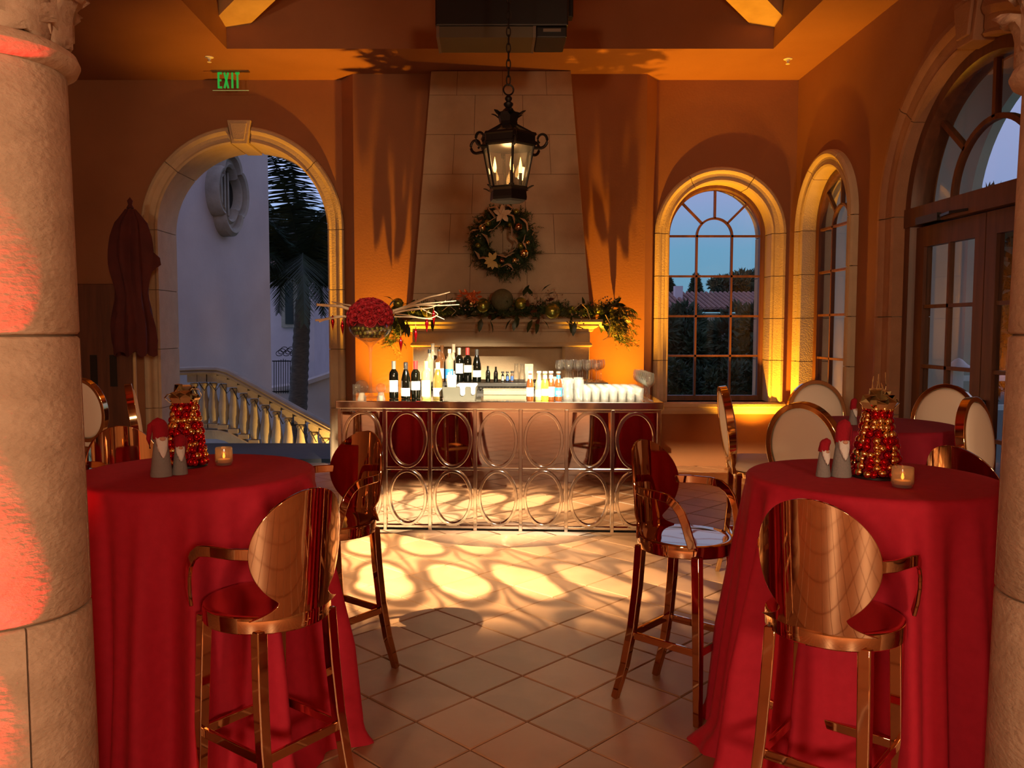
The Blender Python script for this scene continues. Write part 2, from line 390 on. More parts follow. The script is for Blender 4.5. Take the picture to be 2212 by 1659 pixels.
# ------------------------------------------------------------------ room shell
YB, ZC, XR = 9.85, 4.49, 3.58           # back wall, ceiling, right wall
def MBACK(u, z, t): return (u, YB + t, z)          # t > 0 goes into the wall, away from the room
def MRIGHT(u, z, t): return (XR + t, u, z)
def wall_mesh(Mf, u0, u1, z0, z1, openings, T):
    """wall slab with round-headed openings (uc, half width, sill z, spring z)"""
    mb = MB()
    def quad(a, b, c, d): mb.add([a, b, c, d], [(0, 1, 2, 3)])
    for t in (0, T):
        cur = u0
        for uc, r, zs, sp in sorted(openings):
            quad(Mf(cur, z0, t), Mf(uc - r, z0, t), Mf(uc - r, z1, t), Mf(cur, z1, t)); cur = uc + r
            if zs > z0: quad(Mf(uc - r, z0, t), Mf(uc + r, z0, t), Mf(uc + r, zs, t), Mf(uc - r, zs, t))
            N = 32
            for i in range(N):
                a, b = pi - pi * i / N, pi - pi * (i + 1) / N
                ua, ub = uc + r * cos(a), uc + r * cos(b)
                quad(Mf(ua, sp + r * sin(a), t), Mf(ub, sp + r * sin(b), t), Mf(ub, z1, t), Mf(ua, z1, t))
        quad(Mf(cur, z0, t), Mf(u1, z0, t), Mf(u1, z1, t), Mf(cur, z1, t))
    for uc, r, zs, sp in openings:
        path = [(uc - r, zs)] + [(uc + r * cos(pi - pi * i / 32), sp + r * sin(pi - pi * i / 32)) for i in range(33)] + [(uc + r, zs)]
        if zs > z0: path.append(path[0])
        for (a, b), (c, d) in zip(path, path[1:]):
            quad(Mf(a, b, 0), Mf(c, d, 0), Mf(c, d, T), Mf(a, b, T))
    for a, b, c, d in (((u0, z1), (u1, z1), (u1, z1), (u0, z1)),):
        quad(Mf(u0, z1, 0), Mf(u1, z1, 0), Mf(u1, z1, T), Mf(u0, z1, T))
    quad(Mf(u0, z0, 0), Mf(u0, z1, 0), Mf(u0, z1, T), Mf(u0, z0, T)); quad(Mf(u1, z0, 0), Mf(u1, z1, 0), Mf(u1, z1, T), Mf(u1, z0, T))
    return mb
ARCH = (-2.86, .99, 0.0, 2.775)
WIN1 = (2.70, .595, .765, 2.73)
WIN2 = (8.93, .595, .765, 2.73)
DOOR = (6.26, 1.12, 0.0, 2.60)
grow = lambda o, g=.03: (o[0], o[1] + g, o[2], o[3])
w = wall_mesh(MBACK, -7.2, XR, 0, 5.2, [grow(ARCH), grow(WIN1)], .55).build('wall_back', M['plaster'], smooth=False)
tag(w, 'terracotta plaster rear wall behind the bar', kind='structure')
w = wall_mesh(MRIGHT, 1.9, YB + .55, 0, 5.2, [grow(WIN2), grow(DOOR)], .30).build('wall_right', M['plaster'], smooth=False)
tag(w, 'terracotta plaster wall holding the french doors', kind='structure')
w = MB().span((-7.4, -8, 0), (-7.2, YB, 5.2)).build('wall_left', M['plaster'], smooth=False); tag(w, kind='structure', label='dark side wall beyond the left column')
# the hall behind the camera (closes the building)
w = MB().span((-7.2, -8.2, 0), (6.4, -8, 5.2)).build('wall_rear', M['halltan'], smooth=False); tag(w, kind='structure', label='tan wall of the hall behind the camera')
w = MB().span((6.2, -8, 0), (6.4, 1.9, 5.2)).build('wall_hall', M['halltan'], smooth=False); tag(w, kind='structure', label='tan side wall of the hall behind the camera')
w = MB().span((XR + .3, 1.7, 0), (6.4, 1.9, 5.2)).build('wall_return', M['halltan'], smooth=False); tag(w, kind='structure', label='return wall of the hall beside the right column')
# ceiling: flat border, square coffer and a hipped top
cx0, cx1, cy0, cy1 = -2.68, 2.92, 3.3, 8.77
mb = MB()
for a, b in (((-7.2, cy1), (XR, YB)), ((-7.2, -8), (6.4, cy0)), ((-7.2, cy0), (cx0, cy1)), ((cx1, cy0), (XR, cy1))):
    mb.add([(a[0], a[1], ZC), (b[0], a[1], ZC), (b[0], b[1], ZC), (a[0], b[1], ZC)], [(0, 1, 2, 3)])
zt = 5.15
q = [(cx0, cy0), (cx1, cy0), (cx1, cy1), (cx0, cy1)]
for i in range(4):
    a, b = q[i], q[(i + 1) % 4]
    mb.add([(*a, ZC), (*b, ZC), (*b, zt), (*a, zt)], [(0, 1, 2, 3)])
    mb.add([(*a, zt), (*b, zt), ((cx0 + cx1) / 2, (cy0 + cy1) / 2, 6.6)], [(0, 1, 2)])
ceil = mb.build('ceiling', M['plaster'], smooth=False); tag(ceil, kind='structure', label='terracotta coffered ceiling over the bar')
for sxn, cxx in ((1, cx0), (-1, cx1)):
    a = Vector((cxx, cy1, 4.83)); d = Vector((sxn * 1, -1, .30)).normalized()
    MB().sweep([a - d * .08, a + d * 3.4], [(-.17, -.13), (.17, -.13), (.17, .13), (-.17, .13)]).build('ceiling_beam', M['beamwood'], ceil, smooth=False)
# chimney breast with splayed returns
def prism_z(poly, z0, z1, name, m, parent=None):
    n = len(poly); mb = MB()
    mb.add([(a, b, z0) for a, b in poly] + [(a, b, z1) for a, b in poly], [tuple(range(n)), tuple(range(2 * n - 1, n - 1, -1))] + [(i, (i + 1) % n, (i + 1) % n + n, i + n) for i in range(n)])
    return mb.build(name, m, parent, smooth=False)
BY = 9.62
cb = prism_z([(-1.71, YB + .02), (-1.53, BY), (1.79, BY), (1.96, YB + .02)], 0, ZC + .05, 'wall_chimney', M['plaster'])
tag(cb, kind='structure', label='projecting plaster chimney breast behind the bar')

# floor: grout bed and diagonal tiles
fl = MB().span((-7.3, -8.1, -.12), (6.3, YB + .3, -.012)).build('floor', M['grout'], smooth=False); tag(fl, kind='structure', label='diagonal terracotta tile floor')
PT = .326; g = .006
tile_me = None; tiles = []
c45 = cos(pi / 4)
def tile_verts(s=PT - g, b=.004):
    h = s / 2; k = h - b
    v = [(-h, -h, -.012), (h, -h, -.012), (h, h, -.012), (-h, h, -.012), (-h, -h, -b), (h, -h, -b), (h, h, -b), (-h, h, -b), (-k, -k, 0), (k, -k, 0), (k, k, 0), (-k, k, 0)]
    f = [(8, 9, 10, 11)]
    for i in range(4):
        j = (i + 1) % 4
        f += [(i, j, j + 4, i + 4), (i + 4, j + 4, j + 8, i + 8)]
    return v, f
A0 = Vector((.16, 4.293, 0))
rng = random.Random(3)
for i in range(-60, 60):
    for j in range(-60, 60):
        c = A0 + Vector(((i - j) * c45, (i + j) * c45, 0)) * PT + Vector((0, PT * c45, 0))
        if -7.1 < c.x < 6.1 and -7.9 < c.y < YB + .1 and not (c.x > XR - .1 and c.y > 1.7): tiles.append(c)
def tscore(c):
    if c.y < 2.2: return 1e9
    px = CX + c.x / c.y * F_
    if px < 150 or px > 2212: return 1e8 + c.y
    return c.y
tiles.sort(key=tscore)
v, f = tile_verts()
t0 = MB().add(v, f).build('tile', M['tile'], fl, smooth=False); t0.location = tiles[0]; t0.rotation_euler = (0, 0, pi / 4)
for c in tiles[1:295]:
    inst(t0, fl, c + Vector((0, 0, rng.uniform(-.0012, .0012))), (rng.uniform(-.002, .002), rng.uniform(-.002, .002), pi / 4 + rng.choice((0, 1, 2, 3)) * pi / 2))
mb = MB()
for c in tiles[295:]:
    mb.add(v, f, Matrix.Translation(c) @ Matrix.Rotation(pi / 4, 4, 'Z'))
tt = mb.build('floor_tiling', M['tile'], fl, smooth=False); tt['kind'] = 'stuff'

# ------------------------------------------------------------------ stone surrounds, windows, doors
def seg_prism(Mf, mb, sec, path):
    """sec: (a, t) pairs, a outwards from the opening, t into the wall; path: list of (function a -> (u, z))"""
    k = len(sec); vs = []; n = len(path)
    for fn in path:
        for a, t in sec:
            u, z = fn(a); vs.append(Mf(u, z, t))
    fs = [(i * k + a, i * k + (a + 1) % k, (i + 1) * k + (a + 1) % k, (i + 1) * k + a) for i in range(n - 1) for a in range(k)]
    fs += [tuple(range(k)), tuple((n - 1) * k + a for a in reversed(range(k)))]
    mb.add(vs, fs)
def surround(Mf, op, wdt, T, parent, jamb_n, arch_n, keystone=None, proud=.07, stone='stone'):
    uc, r, zs, sp = op
    sec = [(0, T), (0, -.035), (.02, -.05), (.045, -.035), (.065, -.042), (wdt * .55, -.045), (wdt * .62, -proud + .005), (wdt * .75, -proud - .008), (wdt - .015, -proud), (wdt, -proud + .02), (wdt, .004), (.035, .004), (.035, T)]
    sec_m = [(.012, T - .01), (.012, -.022), (wdt * .55, -.030), (wdt - .012, -proud + .03), (wdt - .012, .004), (.03, .004), (.03, T - .01)]
    arc = lambda th: (lambda a: (uc + (r + a) * cos(th), sp + (r + a) * sin(th)))
    jam = lambda s, z: (lambda a: (uc + s * (r + a), z))
    mb = MB()
    full = [jam(-1, zs + .01)] + [arc(pi - pi * i / 40) for i in range(41)] + [jam(1, zs + .01)]
    seg_prism(Mf, mb, sec_m, full); mb.build('mortar_joint', M['mortar'], parent, angle=30)
    gz = .004
    for s in (-1, 1):
        for k in range(jamb_n):
            za = zs + (sp - zs) * k / jamb_n + gz; zb = zs + (sp - zs) * (k + 1) / jamb_n - gz
            mb = MB(); seg_prism(Mf, mb, sec, [jam(s, za), jam(s, zb)]); mb.build('stone_block', M[stone], parent, angle=30)
    kh = keystone or 0
    spans = []
    if kh:
        n2 = arch_n // 2; ka = kh / r
        for k in range(n2):
            L = (pi / 2 - ka) / n2
            spans.append((L * k, L * (k + 1))); spans.append((pi - L * (k + 1), pi - L * k))
    else: spans = [(pi * k / arch_n, pi * (k + 1) / arch_n) for k in range(arch_n)]
    for a, b in spans:
        mb = MB(); e = gz / r; N = 10
        seg_prism(Mf, mb, sec, [arc(a + e + (b - a - 2 * e) * i / N) for i in range(N + 1)]); mb.build('stone_block', M[stone], parent, angle=30)
    if kh:
        mb = MB(); h0, h1 = kh * .80, kh * 1.25
        z0, z1 = sp + r - .02, sp + r + wdt + .06
        P = [(uc - h0, z0), (uc + h0, z0), (uc + h1, z1), (uc - h1, z1)]
        for ta, tb, sc in ((T, -proud - .03, 1), (-proud - .03, -proud - .055, .72)):
            c = (uc, (z0 + z1) / 2)
            Q = [(c[0] + (a - c[0]) * sc, c[1] + (b - c[1]) * sc) for a, b in P]
            mb.add([Mf(a, b, ta) for a, b in Q] + [Mf(a, b, tb) for a, b in Q], [(0, 1, 2, 3), (4, 5, 6, 7), (0, 1, 5, 4), (1, 2, 6, 5), (2, 3, 7, 6), (3, 0, 4, 7)])
        mb.build('keystone', M[stone], parent, smooth=False, bevel=.008)
def arch_bar(Mf, uc, sp, r, t0, t1, w_, parent, name, mt, th0=0, th1=pi, N=28):
    mb = MB(); sec = [(-w_ / 2, t0), (w_ / 2, t0), (w_ / 2, t1), (-w_ / 2, t1)]
    arc = lambda th: (lambda a: (uc + (r + a) * cos(th), sp + (r + a) * sin(th)))
    seg_prism(Mf, mb, sec, [arc(th0 + (th1 - th0) * i / N) for i in range(N + 1)])
    return mb.build(name, mt, parent, angle=30)
def bar2(Mf, p, q, t0, t1, w_, parent, name, mt):
    p, q = Vector(p), Vector(q); d = (q - p).normalized(); s = Vector((-d.y, d.x)) * w_ / 2
    c = [p + s, q + s, q - s, p - s]
    mb = MB(); mb.add([Mf(x.x, x.y, t0) for x in c] + [Mf(x.x, x.y, t1) for x in c], [(0, 1, 2, 3), (7, 6, 5, 4), (0, 4, 5, 1), (1, 5, 6, 2), (2, 6, 7, 3), (3, 7, 4, 0)])
    return mb.build(name, mt, parent, smooth=False)
def pane_poly(Mf, poly, t, parent, th=.006):
    mb = MB(); n = len(poly)
    mb.add([Mf(a, b, t) for a, b in poly] + [Mf(a, b, t + th) for a, b in poly], [tuple(range(n)), tuple(range(2 * n - 1, n - 1, -1))] + [(i, (i + 1) % n, (i + 1) % n + n, i + n) for i in range(n)])
    return mb.build('pane', M['pane'], parent, smooth=False)
def arched_window(name, label, Mf, op, T, td):
    root = thing(name, label, 'window', kind='structure')
    uc, r, zs, sp = op
    surround(Mf, op, .17, T, root, 4, 3)
    t0, t1 = td, td + .07; fw = .055; ri = r - fw
    mb = MB(); sec = [(-fw, t0), (-fw + .02, t0 - .015), (-.003, t0 - .015), (-.003, t1), (-fw, t1)]
    arc = lambda th: (lambda a: (uc + (r + a) * cos(th), sp + (r + a) * sin(th)))
    jam = lambda s, z: (lambda a: (uc + s * (r + a), z))
    seg_prism(Mf, mb, sec, [jam(1, zs)] + [arc(pi * i / 36) for i in range(37)] + [jam(-1, zs)])
    mb.build('window_frame', M['wood'], root, angle=30)
    bar2(Mf, (uc - r + .003, zs + .03), (uc + r - .003, zs + .03), t0 - .01, t1, .06, root, 'window_frame', M['wood'])
    m0, m1 = t0 + .012, t0 + .055; mw = .024; rc = .21; zb = zs + .06
    rows = [zb + (sp - zb) * k / 4 for k in range(5)]
    for z in rows[1:]: bar2(Mf, (uc - ri, z), (uc + ri, z), m0, m1, mw, root, 'muntin', M['wood'])
    for s in (-1, 1): bar2(Mf, (uc + s * rc, zb), (uc + s * rc, sp), m0, m1, mw, root, 'muntin', M['wood'])
    arch_bar(Mf, uc, sp, rc, m0, m1, mw, root, 'muntin', M['wood'])
    for th in (pi / 4, pi / 2, 3 * pi / 4):
        bar2(Mf, (uc + rc * cos(th), sp + rc * sin(th)), (uc + ri * cos(th), sp + ri * sin(th)), m0, m1, mw, root, 'muntin', M['wood'])
    tp = t0 + .03; cols = [uc - ri, uc - rc, uc + rc, uc + ri]
    for k in range(4):
        for c in range(3):
            pane_poly(Mf, [(cols[c], rows[k]), (cols[c + 1], rows[k]), (cols[c + 1], rows[k + 1]), (cols[c], rows[k + 1])], tp, root)
    pane_poly(Mf, [(uc + rc * cos(pi * i / 16), sp + rc * sin(pi * i / 16)) for i in range(17)], tp, root)
    for k in range(4):
        a, b = pi * k / 4, pi * (k + 1) / 4
        pane_poly(Mf, [(uc + ri * cos(a + (b - a) * i / 8), sp + ri * sin(a + (b - a) * i / 8)) for i in range(9)] + [(uc + rc * cos(b + (a - b) * i / 8), sp + rc * sin(b + (a - b) * i / 8)) for i in range(9)], tp, root)
    # stone sill
    mb = MB(); sec = [(.0, T), (.0, -.05), (-.02, -.09), (-.05, -.10), (-.065, -.08), (-.10, -.075), (-.14, -.05), (-.14, .0), (-.05, .01), (-.05, T)]
    vs = []
    for u in (uc - r - .19, uc + r + .19): vs += [Mf(u, zs + a, t) for a, t in sec]
    k = len(sec)
    mb.add(vs, [tuple(range(k)), tuple(range(2 * k - 1, k - 1, -1))] + [(i, (i + 1) % k, (i + 1) % k + k, i + k) for i in range(k)])
    mb.build('window_sill', M['stone'], root, smooth=False)
    return root
ar = thing('trim_1', 'stone arch with keystone around the open doorway to the terrace', 'archway', kind='structure')
surround(MBACK, ARCH, .19, .56, ar, 4, 4, keystone=.11)
arched_window('window_1', 'arched window with garden view in the rear wall', MBACK, WIN1, .56, .20)
arched_window('window_2', 'arched window seen edge on in the right wall beside the corner', MRIGHT, WIN2, .31, .13)

dr = thing('door_1', 'arched pair of dark wooden french doors with fanlight', 'door', kind='structure')
surround(MRIGHT, DOOR, .26, .31, dr, 3, 4, keystone=.13, stone='paintedstone')
uc, r, zs, sp = DOOR
mb = MB(); sec = [(-.11, .10), (-.09, .06), (-.003, .06), (-.003, .24), (-.11, .24)]
arc = lambda th: (lambda a: (uc + (r + a) * cos(th), sp + (r + a) * sin(th)))
jam = lambda s, z: (lambda a: (uc + s * (r + a), z))
seg_prism(MRIGHT, mb, sec, [jam(1, 0)] + [arc(pi * i / 40) for i in range(41)] + [jam(-1, 0)]); mb.build('door_frame', M['wood'], dr, angle=30)
bar2(MRIGHT, (uc - r, sp - .02), (uc + r, sp - .02), .05, .24, .16, dr, 'transom', M['wood'])
ri = r - .11; rc = .52; m0, m1 = .13, .18
arch_bar(MRIGHT, uc, sp + .06, rc, m0, m1, .04, dr, 'muntin', M['wood'])
for th in (pi / 4, pi / 2, 3 * pi / 4):
    bar2(MRIGHT, (uc + rc * cos(th), sp + .06 + rc * sin(th)), (uc + ri * cos(th), sp + ri * sin(th)), m0, m1, .04, dr, 'muntin', M['wood'])
pane_poly(MRIGHT, [(uc + rc * cos(pi * i / 16), sp + .06 + rc * sin(pi * i / 16)) for i in range(17)], .15, dr)
for k in range(4):
    a, b = pi * k / 4, pi * (k + 1) / 4
    pane_poly(MRIGHT, [(uc + ri * cos(a + (b - a) * i / 8), sp + ri * sin(a + (b - a) * i / 8)) for i in range(9)] + [(uc + rc * cos(b + (a - b) * i / 8), sp + .06 + rc * sin(b + (a - b) * i / 8)) for i in range(9)], .15, dr)
for s in (-1, 1):
    ua, ub = uc + s * .006, uc + s * ri; lo, hi = min(ua, ub), max(ua, ub)
    stw = .13; z1 = sp - .11
    lf = MB()
    fr = []
    for a, b in (((lo, .01), (lo + stw, z1)), ((hi - stw, .01), (hi, z1)), ((lo + stw, .01), (hi - stw, .30)), ((lo + stw, z1 - .17), (hi - stw, z1))):
        lf.add([MRIGHT(x, y, t) for t in (.11, .17) for x, y in ((a[0], a[1]), (b[0], a[1]), (b[0], b[1]), (a[0], b[1]))], [(0, 1, 2, 3), (7, 6, 5, 4), (0, 4, 5, 1), (1, 5, 6, 2), (2, 6, 7, 3), (3, 7, 4, 0)])
    leaf_ = lf.build('door_leaf', M['wood'], dr, smooth=False)
    gx0, gx1, gz0, gz1 = lo + stw, hi - stw, .30, z1 - .17
    nr = 4; cols = [gx0, (gx0 + gx1) / 2, gx1]; rows = [gz0 + (gz1 - gz0) * k / nr for k in range(nr + 1)]
    bar2(MRIGHT, (cols[1], gz0), (cols[1], gz1), .12, .16, .03, leaf_, 'muntin', M['wood'])
    for z in rows[1:-1]: bar2(MRIGHT, (gx0, z), (gx1, z), .12, .16, .03, leaf_, 'muntin', M['wood'])
    for i in range(2):
        for k in range(nr): pane_poly(MRIGHT, [(cols[i], rows[k]), (cols[i + 1], rows[k]), (cols[i + 1], rows[k + 1]), (cols[i], rows[k + 1])], .138, leaf_)
    MB().span((XR + .06, uc + s * .05, .98), (XR + .11, uc + s * .09, 1.10)).build('door_handle', M['iron'], leaf_, bevel=.01)
mb = MB().span((XR + .02, 6.78, 2.50), (XR + .11, 7.12, 2.56)); mb.sweep([(XR + .05, 6.8, 2.53), (XR + .0, 6.55, 2.53), (XR + .06, 6.40, 2.53)], [(-.012, -.01), (.012, -.01), (.012, .01), (-.012, .01)])
mb.build('door_closer', M['black'], dr, smooth=False)
# dark door in the rear wall beyond the left column
d2 = thing('door_2', 'dark door with narrow panes in the shadow by the left column', 'door', kind='structure')
MB().span((-5.05, YB - .05, 0), (-4.15, YB - .002, 2.15)).build('door_leaf', M['wood'], d2, bevel=.01)
for x in (-4.63, -4.40):
    MB().span((x - .04, YB - .062, .95), (x + .04, YB - .045, 1.32)).build('door_panel', M['black'], d2)

# ------------------------------------------------------------------ near columns
def column(name, label, x, y, seed):
    c = thing(name, label, 'column', (x, y, 0), kind='structure')
    rad = lambda z: .216 - .028 * (z / 2.36) ** 1.3
    joints = [0.02, .30, .885, 1.615, 2.30]
    MB().lathe([(rad(z) - .012, z) for z in (0, .8, 1.6, 2.32)], 40).build('mortar_joint', M['mortar'], c)
    for k, (a, b) in enumerate(zip(joints, joints[1:])):
        b -= .006
        for h in range(2):
            off = seed[k]
            mb = MB(); e = .012
            a0, a1 = off + h * pi + e, off + h * pi + pi - e
            pr = [(rad(a) - .015, a), (rad(a) - .006, a), (rad(a), a + .007), (rad((a + b) / 2), (a + b) / 2), (rad(b), b - .007), (rad(b) - .006, b), (rad(b) - .015, b)]
            mb.lathe(pr, 28, a0=a0, a1=a1)
            # close the two vertical joint faces
            n = len(pr); m = 29
            for i in (0, 28): mb.f.append(tuple(j * m + i for j in range(n)))
            mb.build('stone_drum', M['colstone'], c, angle=50)
    # torus base, astragal ring
    MB().lathe([(.20, 0), (.29, 0), (.30, .03), (.29, .07), (.25, .09), (.24, .11), (.26, .14), (.25, .17), (.215, .19)], 40).build('column_base', M['colstone'], c)
    z = 2.30; rr = rad(z)
    MB().lathe([(rr - .02, z - .012), (rr + .006, z - .008), (rr + .026, z + .005), (rr + .034, z + .024), (rr + .026, z + .043), (rr + .006, z + .055), (rr - .01, z + .06), (rr - .02, z + .06)], 48).build('astragal_ring', M['colstone'], c)
    MB().lathe([(rr - .02, 2.35), (rr - .005, 2.36), (rr - .01, 2.5), (rr + .02, 2.62), (rr + .09, 2.74), (rr + .09, 2.76), (0, 2.76)], 40).build('capital_bell', M['colstone'], c)
    # acanthus leaves curling outward, and corner volutes
    for tier, (z0, hgt, n, lean, off) in enumerate(((2.36, .15, 8, .060, 0), (2.40, .26, 8, .12, pi / 8))):
        for i in range(n):
            a = 2 * pi * i / n + off + .2
            mb = MB(); rows = 9; vs = []
            for j in range(rows):
                t = j / (rows - 1)
                zz = z0 + hgt * min(1, t * 1.25) - (max(0, t - .8) ** 1.2) * .5 * hgt
                ro = rr - .004 + lean * max(0, t - .35) ** 1.7 * 2.1
                wd = .066 * (1 - .12 * cos(9 * t)) * (1 - t ** 4) + .012
                for u in (-1, -.5, 0, .5, 1):
                    th = a + u * wd / rr
                    q = ro + .016 * (1 - abs(u)) - .012 * (1 if abs(u) == .5 else 0)
                    vs.append((q * cos(th), q * sin(th), zz - .02 * abs(u)))
            mb.add(vs, [(j * 5 + i2, j * 5 + i2 + 1, (j + 1) * 5 + i2 + 1, (j + 1) * 5 + i2) for j in range(rows - 1) for i2 in range(4)])
            mb.build('acanthus_leaf', M['colstone'], c, solid=.022, angle=70)
    for i in range(4):
        a = pi / 4 + i * pi / 2
        pts = [(sp_ * cos(a), sp_ * sin(a), zz) for sp_, zz in [(rr + .02, 2.56), (rr + .08, 2.66), (rr + .15, 2.71), (rr + .19, 2.69), (rr + .20, 2.64), (rr + .165, 2.62), (rr + .145, 2.65), (rr + .165, 2.67)]]
        MB().sweep(pts, [(-.03, -.02), (.03, -.02), (.03, .02), (-.03, .02)], scale=[1, 1.1, 1.2, 1.2, 1.1, 1, .8, .5]).build('volute', M['colstone'], c, bevel=.006)
    MB().span((-.27, -.27, 2.76), (.27, .27, 2.86)).build('abacus', M['colstone'], c, bevel=.012)
    return c
column('column_1', 'pitted limestone column lit red along one side', -1.295, 2.20, (1.2, -.84, .27, -2.45))
column('column_2', 'pitted limestone column beside the right hand cocktail table', 1.655, 2.29, (.4, 1.1, 2.72, 1.0))
# arcade wall carried by the columns
w = wall_mesh(lambda u, z, t: (u, 2.04 + t, z), -7.2, 6.2, 2.86, 5.2, [(-2.75 - .04, 1.24, 2.86, 2.861), (.18, 1.24, 2.86, 2.861), (3.15, 1.24, 2.86, 2.861)], .40)
tag(w.build('trim_2', M['plaster'], smooth=False), kind='structure', label='arcade wall carried by the near columns')
# ------------------------------------------------------------------ fireplace: hood of stone courses, mantel, legs
fp = thing('fireplace', 'cast stone fireplace with tapering hood and moulded mantel shelf', 'fireplace', (.14, BY, 0))
HB, HT = 1.73, 4.485
def hood(z):
    k = (z - HB) / (HT - HB)
    return .99 + (.775 - .99) * k, .38 + (.13 - .38) * k      # half width at the front, projection
zs_ = [HT - .27] ; z = HT - .27
edges = [HT]
while z > HB + .2: edges.append(z); z -= .44
edges.append(HB)
mb = MB()
for z0, z1 in ((HB, HT),):
    (wa, pa), (wb, pb) = hood(z0), hood(z1)
    e = .008
    mb.add([(-wa + e, .01, z0), (-wa + e, -pa + e, z0), (wa - e, -pa + e, z0), (wa - e, .01, z0), (-wb + e, .01, z1), (-wb + e, -pb + e, z1), (wb - e, -pb + e, z1), (wb - e, .01, z1)],
           [(0, 1, 5, 4), (1, 2, 6, 5), (2, 3, 7, 6)])
mb.build('mortar_joint', M['mortar'], fp, smooth=False)
for k, (z1, z0) in enumerate(zip(edges, edges[1:])):
    cuts = [-1, -.36, .30, 1] if k % 2 else [-1, -.62, .02, .64, 1]
    for a, b in zip(cuts, cuts[1:]):
        ge = .0022; zl, zh = z0 + ge, z1 - ge
        (wa, pa), (wb, pb) = hood(zl), hood(zh)
        la, lb = a * wa + (ge if a > -1 else 0), b * wa - (ge if b < 1 else 0)
        ha, hb = a * wb + (ge if a > -1 else 0), b * wb - (ge if b < 1 else 0)
        la2, lb2 = (la - .0 if a == -1 else la), (lb + .0 if b == 1 else lb)
        ha2, hb2 = (ha - .0 if a == -1 else ha), (hb + .0 if b == 1 else hb)
        yb_ = 0.0
        mb = MB(); mb.add([(la, -pa, zl), (lb, -pa, zl), (hb, -pb, zh), (ha, -pb, zh), (la2, yb_, zl), (lb2, yb_, zl), (hb2, yb_, zh), (ha2, yb_, zh)],
               [(0, 1, 2, 3), (7, 6, 5, 4), (0, 4, 5, 1), (1, 5, 6, 2), (2, 6, 7, 3), (3, 7, 4, 0)])
        mb.build('stone_block', M['stone'], fp, smooth=False, bevel=.003)
def moulding(prof, hw, y0, name, parent, m):
    """front moulding with mitred returns: prof = (projection, z)"""
    mb = MB(); k = len(prof); vs = []
    for sx_, end in ((-1, 1), (-1, 0), (1, 0), (1, 1)):
        for p, z in prof: vs.append((sx_ * (hw + p), y0 - p if not end else .05, z))
    fs = [(i * k + a, i * k + a + 1, (i + 1) * k + a + 1, (i + 1) * k + a) for i in range(3) for a in range(k - 1)]
    fs.append((k - 1, 2 * k - 1, 3 * k - 1, 4 * k - 1)); fs.append((0, k, 2 * k, 3 * k))
    mb.add(vs, fs); return mb.build(name, m, parent, angle=30)
MF = -.47
moulding([(.0, 1.595), (.02, 1.60), (.03, 1.625), (.06, 1.64), (.075, 1.66), (.075, 1.675), (.10, 1.695), (.115, 1.70), (.115, 1.73)], .98, MF, 'mantel_shelf', fp, M['stone'])
moulding([(0, 1.475), (0, 1.60)], .97, MF, 'frieze', fp, M['stone'])
moulding([(0, 1.43), (.02, 1.435), (.025, 1.45), (.015, 1.47), (0, 1.48)], .97, MF, 'architrave', fp, M['stone'])
for s in (-1, 1):
    MB().span((s * .70, MF + .02, 0), (s * .97, .0, 1.44)).build('leg', M['stone'], fp, smooth=False, bevel=.008)
MB().span((-.71, -.06, 0), (.71, -.005, 1.44)).build('firebox_back', M['stone'], fp, smooth=False)
MB().span((-1.25, -.75, 0), (1.25, .0, .04)).build('hearth', M['stone'], fp, smooth=False, bevel=.006)

# ------------------------------------------------------------------ bar counter
BRZ = R(-3.2)
BC = (.075, BAR_Y, 0)
bar = thing('bar_counter', 'mirrored bar counter with a chrome lattice of oval rings', 'bar', BC, BRZ)
BAR_T = Matrix.Translation(Vector(BC)) @ Matrix.Rotation(BRZ, 4, 'Z')
BTOP = 1.058; PB = .360; NB = 7; HW = PB * NB / 2
MB().span((-HW - .03, -.03, BTOP - .062), (HW + .03, .80, BTOP)).build('countertop', M['chrome'], bar, bevel=.006, smooth=False)
MB().span((-HW, .02, .03), (HW, .78, BTOP - .06)).build('carcass', M['black'], bar, smooth=False)
RZ = (.055, .520, .985)
for i in range(NB):
    for k in range(2):
        x = -HW + PB * (i + .5); z = (RZ[k] + RZ[k + 1]) / 2
        MB().span((x - PB / 2 + .004, .004, RZ[k] + .002), (x + PB / 2 - .004, .018, RZ[k + 1] - .002)).build('mirror_panel', M['mirror'], bar, smooth=False)
ring = None
for i in range(NB):
    for k in range(2):
        x = -HW + PB * (i + .5); z = (RZ[k] + RZ[k + 1]) / 2
        if ring is None:
            pts = [(.145 * cos(2 * pi * j / 56), 0, .215 * sin(2 * pi * j / 56)) for j in range(56)]
            ring = MB().sweep(pts, [(-.012, -.013), (.012, -.013), (.012, .013), (-.012, .013)], up=(0, 1, 0), closed=True).build('oval_ring', M['chrome'], bar, bevel=.003, loc=(x, -.012, z))
        else: inst(ring, bar, (x, -.012, z))
for i in range(NB + 1):
    x = -HW + PB * i
    MB().span((x - .014, -.024, .0), (x + .014, .006, BTOP - .062)).build('post', M['chrome'], bar, smooth=False, bevel=.003)
for z in RZ:
    for i in range(NB):
        x = -HW + PB * i
        MB().span((x + .0145, -.020, z - .010), (x + PB - .0145, .006, z + .010)).build('rail', M['chrome'], bar, smooth=False, bevel=.002)
MB().span((-HW, -.026, 0), (HW, .78, .028)).build('plinth', M['chrome'], bar, smooth=False)
for s in (-1, 1):
    MB().span((s * HW, .0, .03), (s * (HW + .012), .78, BTOP - .064)).build('side_panel', M['wood'], bar, smooth=False)

